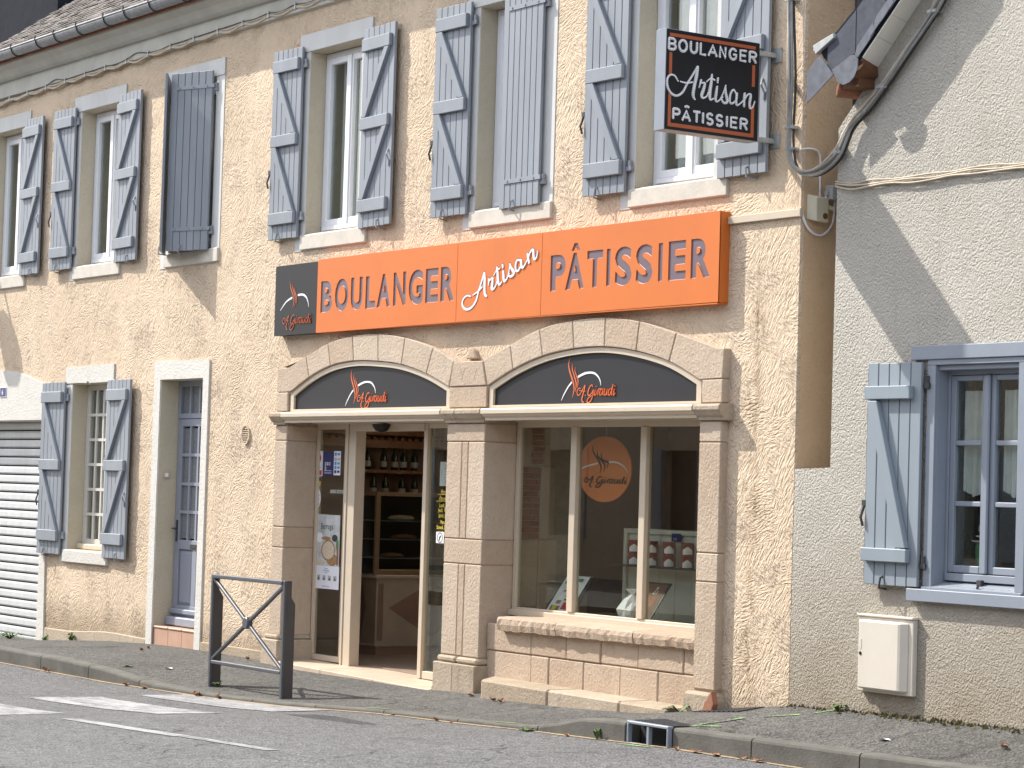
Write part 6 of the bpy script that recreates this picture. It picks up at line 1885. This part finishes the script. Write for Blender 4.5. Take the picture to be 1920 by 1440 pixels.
# window display
cbn = empty('display_cabinet', (2.1, 0.95, 0.5), None, 'pale sage panelled cabinet with a glass shelf behind the shop window', 'cabinet')
m = MB().box(1.30, 1.345, 0.80, 1.1, 0.50, 1.465).box(2.85, 2.9, 0.80, 1.1, 0.50, 1.465).box(1.345, 2.85, 0.80, 1.1, 1.425, 1.465)
build('cabinet_frame', m, 'cabinet', cbn, 0.004)
for k in range(7):
    x = 1.347+k*0.2148
    build('panel_board', MB().box(x+0.002, x+0.2125, 0.825, 0.85, 0.51, 1.424), 'cabinet', cbn, 0.003)
box('glass_shelf', (1.28, 2.84, 0.64, 0.82, 1.150, 1.158), 'black', cbn)
def jar(x, y, z, lab, proto=[None]):
    if proto[0] is None:
        e = empty('jam_jar', (x, y, z), None, lab, 'jar', 'jam jars stacked on the glass shelf')
        build('jar_body', MB().lathe([(0.052, 0), (0.056, 0.008), (0.056, 0.078), (0.048, 0.086)], (x, y, z), 14), 'jam', e)
        build('jar_lid', MB().lathe([(0.052, 0.0865), (0.054, 0.09), (0.054, 0.104), (0.05, 0.106)], (x, y, z), 14), 'jam', e)
        lbl = [(x-0.036, z+0.012), (x+0.036, z+0.012), (x+0.036, z+0.052), (x, z+0.076), (x-0.036, z+0.052)]
        mm = MB()
        for k in range(6):
            a0 = -0.75+1.5*k/6; a1 = -0.75+1.5*(k+1)/6
            f = lambda a: (x+0.0572*math.sin(a+0.85), y-0.0572*math.cos(a+0.85))
            h = lambda a: 0.045+0.03*(1-abs(a)/0.75)
            p, q = f(a0), f(a1)
            mm.quad((p[0], p[1], z+0.01), (q[0], q[1], z+0.01), (q[0], q[1], z+h(a1)), (p[0], p[1], z+h(a0)))
        build('jar_label', mm, 'paper', e)
        proto[0] = e
        return e
    return copy_tree(proto[0], (x, y, z), None, lab)
pos = ['first', 'second', 'third', 'fourth']
for k, x in enumerate((1.545, 1.785, 2.02, 2.265)):
    jar(x, 0.735, 1.159, 'lower red jam jar of the %s stack from the left' % pos[k])
    jar(x, 0.735, 1.266, 'upper red jam jar of the %s stack from the left' % pos[k])
tg = empty('price_card', (2.03, 0.80, 1.37), None, 'small blue price card above the third stack of jam jars', 'card')
build('card', MB().box(1.97, 2.09, 0.795, 0.799, 1.375, 1.44), 'blue', tg)
build('card_text', loops_flat(text_loops('6,50', 1.995, 1.385, 0.02), 0.7945), 'white', tg)

ds = empty('round_logo_board', (0, 0, 0), None, 'round orange logo disc hanging inside the shop window', 'logo board')
build('disc', MB().disc((0, 0), 0.272, 0.275, 0.0, 40, 0.02), 'disc', ds)
n = 0
Q = lambda p: ((p[0]-1.675)*1.05, p[1]-1.955)
for pts in ([(1.372, 1.90, .004), (1.47, 1.965, .012), (1.608, 2.003, .015)], [(1.71, 2.016, .015), (1.80, 2.012, .014), (1.87, 1.975, .01), (1.901, 1.93, .004)]):
    m = MB(); ribbon(m, [(*Q(p), p[2]) for p in pts], -0.02, 0.001+n*.0004); n += 1
    build('white_arc', m, 'white', ds)
for dx, zt_, zb_ in ((0.0, 2.15, 1.92), (0.045, 2.115, 1.935), (0.085, 2.09, 1.965)):
    pts = [(1.556+dx, zt_, .004), (1.565+dx, zt_-.05, .012), (1.62+dx*.9, (zt_+zb_)/2-.01, .016), (1.645+dx*.8, zb_+.05, .012), (1.635+dx*.8, zb_, .004)]
    m = MB(); ribbon(m, [(*Q(p), p[2]) for p in pts], -0.02, 0.001+n*.0004); n += 1
    build('steam_swirl', m, 'black', ds)
for key in ('A', 'G', 'i', 'r', 'a', 'u', 'd', 'j'):
    m = MB()
    for s in LOGO[key]:
        ribbon(m, s, -0.02, 0.001+n*.0004, lambda u, v: (-0.212+(u-0.205)*0.82, -0.155+v*0.66), wmul=0.72); n += 1
    build('letter', m, 'black', ds)
ds.location = (1.425, 0.5, 1.955)
ds.rotation_euler = (0, 0, math.radians(19))
box_ = MB().tube([(1.425, 0.5, 2.23), (1.425, 0.5, 2.6)], 0.003, 5)
hw = build('hanging_wire', box_, 'plastic_g', None)
tag(hw, 'fine wire holding the round logo disc from the ceiling', 'wire')

def board(name, x0, x1, lab, cat, face):
    e = empty(name, (x0, 0.4, 0.70), None, lab, cat)
    W = lambda u, v, d=0.0: (x0+(x1-x0)*u, 0.355+0.235*v-d*0.8, 0.715+0.325*v+d*0.6)
    def patch(nm, u0, u1, v0, v1, mt, d): build(nm, MB().quad(W(u0, v0, d), W(u1, v0, d), W(u1, v1, d), W(u0, v1, d)), mt, e)
    build('board', MB().hull8([W(0, 0, -.008), W(1, 0, -.008), W(1, 1, -.008), W(0, 1, -.008), W(0, 0), W(1, 0), W(1, 1), W(0, 1)]), face[0], e)
    for k, (nm, u0, u1, v0, v1, mt) in enumerate(face[1]): patch(nm, u0, u1, v0, v1, mt, 0.001+0.0008*k)
    return e
bd = board('food_board', 0.79, 1.19, 'white food photo board leaning inside the left part of the shop window', 'poster board', ('black', [('paper_print', 0.02, 0.86, 0.0, 1.0, 'paper'), ('food_photo', 0.10, 0.42, 0.03, 0.22, 'bread'), ('food_photo', 0.48, 0.78, 0.14, 0.32, 'red'), ('food_photo', 0.2, 0.36, 0.27, 0.36, 'terra'), ('food_photo', 0.42, 0.62, 0.45, 0.66, 'red'), ('food_photo', 0.24, 0.34, 0.58, 0.62, 'bread'), ('herb_photo', 0.5, 0.7, 0.85, 0.93, 'green'), ('herb_photo', 0.12, 0.26, 0.78, 0.92, 'green'), ('food_photo', 0.44, 0.56, 0.36, 0.40, 'terra'), ('yellow_photo', 0.2, 0.34, 0.10, 0.2, 'yellow')]))
bd2 = board('dark_board', 1.83, 2.25, 'dark poster board leaning in the middle of the shop window', 'poster board', ('black', [('brown_print', 0.06, 0.94, 0.04, 0.96, 'wood'), ('food_photo', 0.5, 0.8, 0.4, 0.66, 'terra')]))
WB = lambda u, v, d=0.003: (1.83+0.42*u, 0.355+0.235*v-d*0.8, 0.715+0.325*v+d*0.6)
L = text_loops('OT', 0.62, 0.70, 0.08)+text_loops('p', 0.66, 0.82, 0.1)
mm = loops_flat(L, 0); mm.v = [WB(p[0], p[2]) for p in mm.v]
build('board_text', mm, 'white', bd2)
# cellophane bag in front of it
random.seed(77)
e = build('cellophane_bag', MB().lathe([(0.02, 0), (0.11, 0.03), (0.12, 0.1), (0.07, 0.18), (0.02, 0.23), (0.05, 0.27)], (1.93, 0.44, 0.705), 9), 'paper', None)
for v_ in e.data.vertices: v_.co += Vector((random.uniform(-.015, .015), random.uniform(-.015, .015), random.uniform(-.01, .01)))
tag(e, 'crumpled pale wrapping bag at the foot of the dark poster board', 'bag')
e = build('white_card', MB().hull8([(2.84, 0.36, 0.71), (3.2, 0.36, 0.71), (3.2, 0.37, 0.71), (2.84, 0.37, 0.71), (3.02, 0.5, 0.95), (3.4, 0.5, 0.95), (3.4, 0.51, 0.95), (3.02, 0.51, 0.95)]), 'paper', None)
tag(e, 'plain white card leaning at the right end of the shop window', 'card')

# stickers and notices on the entrance glass
YG = 0.2835
def sheet_thing(name, x0, x1, z0, z1, mat, lab, cat, y=YG):
    e = empty(name, ((x0+x1)/2, y, z0), None, lab, cat)
    box('sheet', (x0, x1, y-0.0012, y, z0, z1), mat, e)
    return e
YT = YG-0.0018
p = sheet_thing('bread_poster', -3.02-0.035, -2.55-0.02, 0.97, 1.465, 'poster', 'bread poster with sliced loaf on the left entrance glass', 'poster')
build('poster_title', loops_flat(text_loops('Berruga', -2.815, 1.325, 0.058, 0.012, 0.85, 'c'), YT), 'ink', p)
for (cx, cz, rx, rz, mt_) in ((-2.78, 1.12, .135, .105, 'bread'), (-2.78, 1.12, .115, .088, 'crumb'), (-2.70, 1.03, .11, .06, 'bread'), (-2.70, 1.03, .095, .048, 'crumb'), (-2.92, 1.0, .09, .022, 'crumb'), (-2.66, 1.24, .055, .035, 'iron'), (-2.61, 1.18, .03, .05, 'green'), (-2.83, 1.235, .09, .018, 'bread'), (-2.95, 1.24, .06, .05, 'paper')):
    m = MB().disc((cx, cz), rx, rz, YT-0.0002*(1+random.random()*3), 18); build('poster_picture', m, mt_, p)
build('poster_side', MB().box(-2.615, -2.585, YT-0.0016, YT-0.0012, 0.98, 1.16), 'terra', p)
p = sheet_thing('white_notice', -3.06, -2.56, 0.745, 0.968, 'paper', 'white notice with four small pictures under the bread poster', 'notice')
for s, z, h in (('Nouvelles', 0.938, .012), ('recettes de pains', 0.916, .014), ('au levain', 0.897, .012), ('Disponibles en boutique', 0.765, .011)):
    build('notice_text', loops_flat(text_loops(s, -2.81, z, h, 0.008, 0.9, 'c'), YT), 'ink', p)
for k in range(4):
    xq = -2.98+k*0.105
    build('notice_picture', MB().box(xq, xq+0.06, YT-0.0005, YT, 0.825, 0.875), 'plastic_g', p)
    build('notice_picture', MB().quad((xq+0.012, YT-0.001, 0.832), (xq+0.048, YT-0.001, 0.832), (xq+0.03, YT-0.001, 0.862)), 'ink', p)
p = sheet_thing('red_sticker', -3.10, -2.945, 1.84, 2.085, 'paper', 'rounded white sticker with a red berry on the entrance glass', 'sticker')
build('berry', MB().disc((-3.022, 2.015), .045, .045, YT, 16), 'red', p)
build('sticker_band', MB().box(-3.085, -2.96, YT-0.0004, YT, 1.85, 1.895), 'red', p)
build('sticker_text', loops_flat(text_loops('Tellier', -3.022, 1.915, 0.028, 0.006, 0.9, 'c'), YT), 'sky_blue', p)
p = sheet_thing('blue_sticker', -2.93, -2.74, 1.845, 2.075, 'blue', 'dark blue square sticker on the entrance glass', 'sticker')
build('sticker_sign', loops_flat(text_loops('pao', -2.90, 1.945, 0.05, 0.015)+text_loops('p', -2.90, 1.90, 0.05, 0.015), YT), 'white', p)
build('sticker_lines', MB().box(-2.91, -2.77, YT-.0004, YT, 1.868, 1.874).box(-2.91, -2.77, YT-.0004, YT, 1.89, 1.895), 'white', p)
p = sheet_thing('card_sticker', -2.73, -2.60, 1.85, 2.085, 'paper', 'narrow white sticker with blue payment symbols on the entrance glass', 'sticker')
for j, (zq, mt_) in enumerate(((2.04, 'sky_blue'), (1.99, 'plastic_g'), (1.95, 'sky_blue'), (1.91, 'sky_blue'), (1.87, 'blue'))):
    build('symbol', MB().box(-2.715, -2.675, YT-.0004, YT, zq, zq+.03).box(-2.66, -2.615, YT-.0004, YT, zq+.004, zq+.026), mt_, p)
p = sheet_thing('yellow_sticker', -3.11, -2.975, 1.745, 1.79, 'yellow', 'small yellow and black sticker under the red berry sticker', 'sticker')
build('sticker_head', MB().box(-3.11, -2.975, YT-.0006, YT, 1.79, 1.822), 'ink', p)
build('sticker_text', loops_flat(text_loops('alarme', -3.10, 1.76, 0.018, 0.006), YT), 'ink', p)
ov = empty('oval_sticker', (-3.03, YG, 1.52), None, 'white oval sticker with purple emblem on the entrance glass', 'sticker')
build('oval', MB().disc((-3.03, 1.622), .068, .10, YG-.0003, 24, .0008), 'paper', ov)
m = MB(); ribbon(m, [(-3.04, 1.68, .008), (-3.065, 1.65, .012), (-3.055, 1.61, .012)], YT, .0004); ribbon(m, [(-2.99, 1.65, .01), (-3.02, 1.655, .01), (-3.03, 1.63, .01), (-3.01, 1.61, .01), (-2.99, 1.615, .008)], YT, .0006)
build('emblem', m, 'purple', ov)
build('emblem_text', MB().box(-3.07, -2.99, YT-.0004, YT, 1.575, 1.58).box(-3.065, -2.995, YT-.0004, YT, 1.56, 1.565), 'ink', ov)
pn = sheet_thing('push_sign', -2.86, -2.5, 1.675, 1.71, 'paper', 'narrow white sign with an arrow behind the left entrance glass', 'sign', 0.33)
build('arrow', MB().quad((-2.76, 0.3275, 1.692), (-2.72, 0.3275, 1.708), (-2.735, 0.3275, 1.692), (-2.72, 0.3275, 1.677)), 'ink', pn)
build('sign_text', loops_flat(text_loops('POUSSEZ', -2.70, 1.684, .016), 0.3278), 'ink', pn)
nt_ = sheet_thing('typed_notice', -0.835, -0.55, 1.775, 1.995, 'paper', 'white typed notice behind the right-hand entrance glass', 'notice', 0.30)
for k in range(7):
    build('notice_text', loops_flat(text_loops(['Chers clients', 'pour votre confort', 'merci de laisser', 'la porte libre', 'entrez deux par', 'deux dans la', 'boulangerie'][k], -0.70, 1.955-k*0.026, .013, .004, .9, 'c'), 0.2985), 'sky_blue', nt_)
oh = empty('opening_hours', (-0.70, YG, 1.33), None, 'yellow opening hours lettered on the glass beside the middle pier', 'lettering')
MT['yellow_let'] = MT['yellow']
rows = [('Horaires', 1.705, .042), ("d'ouverture", 1.645, .042), ('Lundi, Mardi,', 1.583, .038), ('Jeudi, Vendredi', 1.540, .038), ('6H45 à 19H30', 1.487, .038), ('Mercredi,', 1.432, .036), ('Samedi, Dimanche', 1.386, .036), ('6H45 à 13H00', 1.333, .036)]
for s, z, h in rows:
    build('text_line', loops_flat(text_loops(s, -0.70, z, h, 0.012, 0.72, 'c'), YG), 'yellow_let', oh)
build('underline', MB().box(-0.83, -0.57, YG-.001, YG, 1.697, 1.701).box(-0.86, -0.54, YG-.001, YG, 1.636, 1.640), 'yellow_let', oh)
nd_ = sheet_thing('no_dogs_sign', -0.84, -0.71, 1.258, 1.36, 'paper', 'small square no-dogs pictogram below the opening hours', 'sign', YG+0.0005)
m = MB()
ring = [(-0.775+.043*math.cos(t), 1.308+.043*math.sin(t), .008) for t in [2*math.pi*k/20 for k in range(21)]]
ribbon(m, ring, YG-.0008, .0004, sub=1)
build('ring', m, 'ink', nd_)
m = MB(); ribbon(m, [(-0.79, 1.28, .012), (-0.78, 1.305, .018), (-0.765, 1.32, .014), (-0.755, 1.325, .006)], YG-.0008, .0007)
build('dog_shape', m, 'ink', nd_)

# the far side of the street, behind the camera: seen only in the window reflections
op = empty('opposite_house', (2, -17, 0), None, 'plain pale house across the street mirrored in the window panes', 'house')
build('wall', sheet([[(-30, -0.3), (34, -0.3), (34, 6.2), (-30, 6.2)]]+[rect(x-0.5, x+0.5, z, z+1.7) for x in range(-26, 33, 4) for z in (0.9, 3.9)], -16.0, -16.4), 'opp', op)
build('roof', MB().hull8([(-30, -15.7, 6.2), (34, -15.7, 6.2), (34, -22, 6.2), (-30, -22, 6.2), (-30, -18.5, 8.6), (34, -18.5, 8.6), (34, -19, 8.6), (-30, -19, 8.6)]), 'slate', op)
m = MB(); m2 = MB()
for x in range(-26, 33, 4):
    for z in (0.9, 3.9):
        m.box(x-1.05, x-0.52, -15.995, -15.95, z-0.03, z+1.72).box(x+0.52, x+1.05, -15.995, -15.95, z-0.03, z+1.72)
        m2.box(x-0.5, x+0.5, -16.2, -16.18, z, z+1.7)
build('shutters', m, 'shutter', op, kind='stuff'); build('panes', m2, 'anthra', op, kind='stuff')
fp = MB()
for a in range(-60, 60, 4): fp.quad((a, -9.6, 0.03), (a, -16.1, 0.12), (a+4, -16.1, 0.12), (a+4, -9.6, 0.03))
build('far_pavement', fp, 'pave', kind='structure')
box('far_kerb', (-60, 60, -9.75, -9.6, -0.2, 0.06), 'kerb', bpy.data.objects['far_pavement'])
# ground sheet out to the horizon
g = MB().quad((-250, -250, -0.75), (250, -250, -0.75), (250, 250, -0.75), (-250, 250, -0.75))
build('ground', g, 'pave', kind='structure')
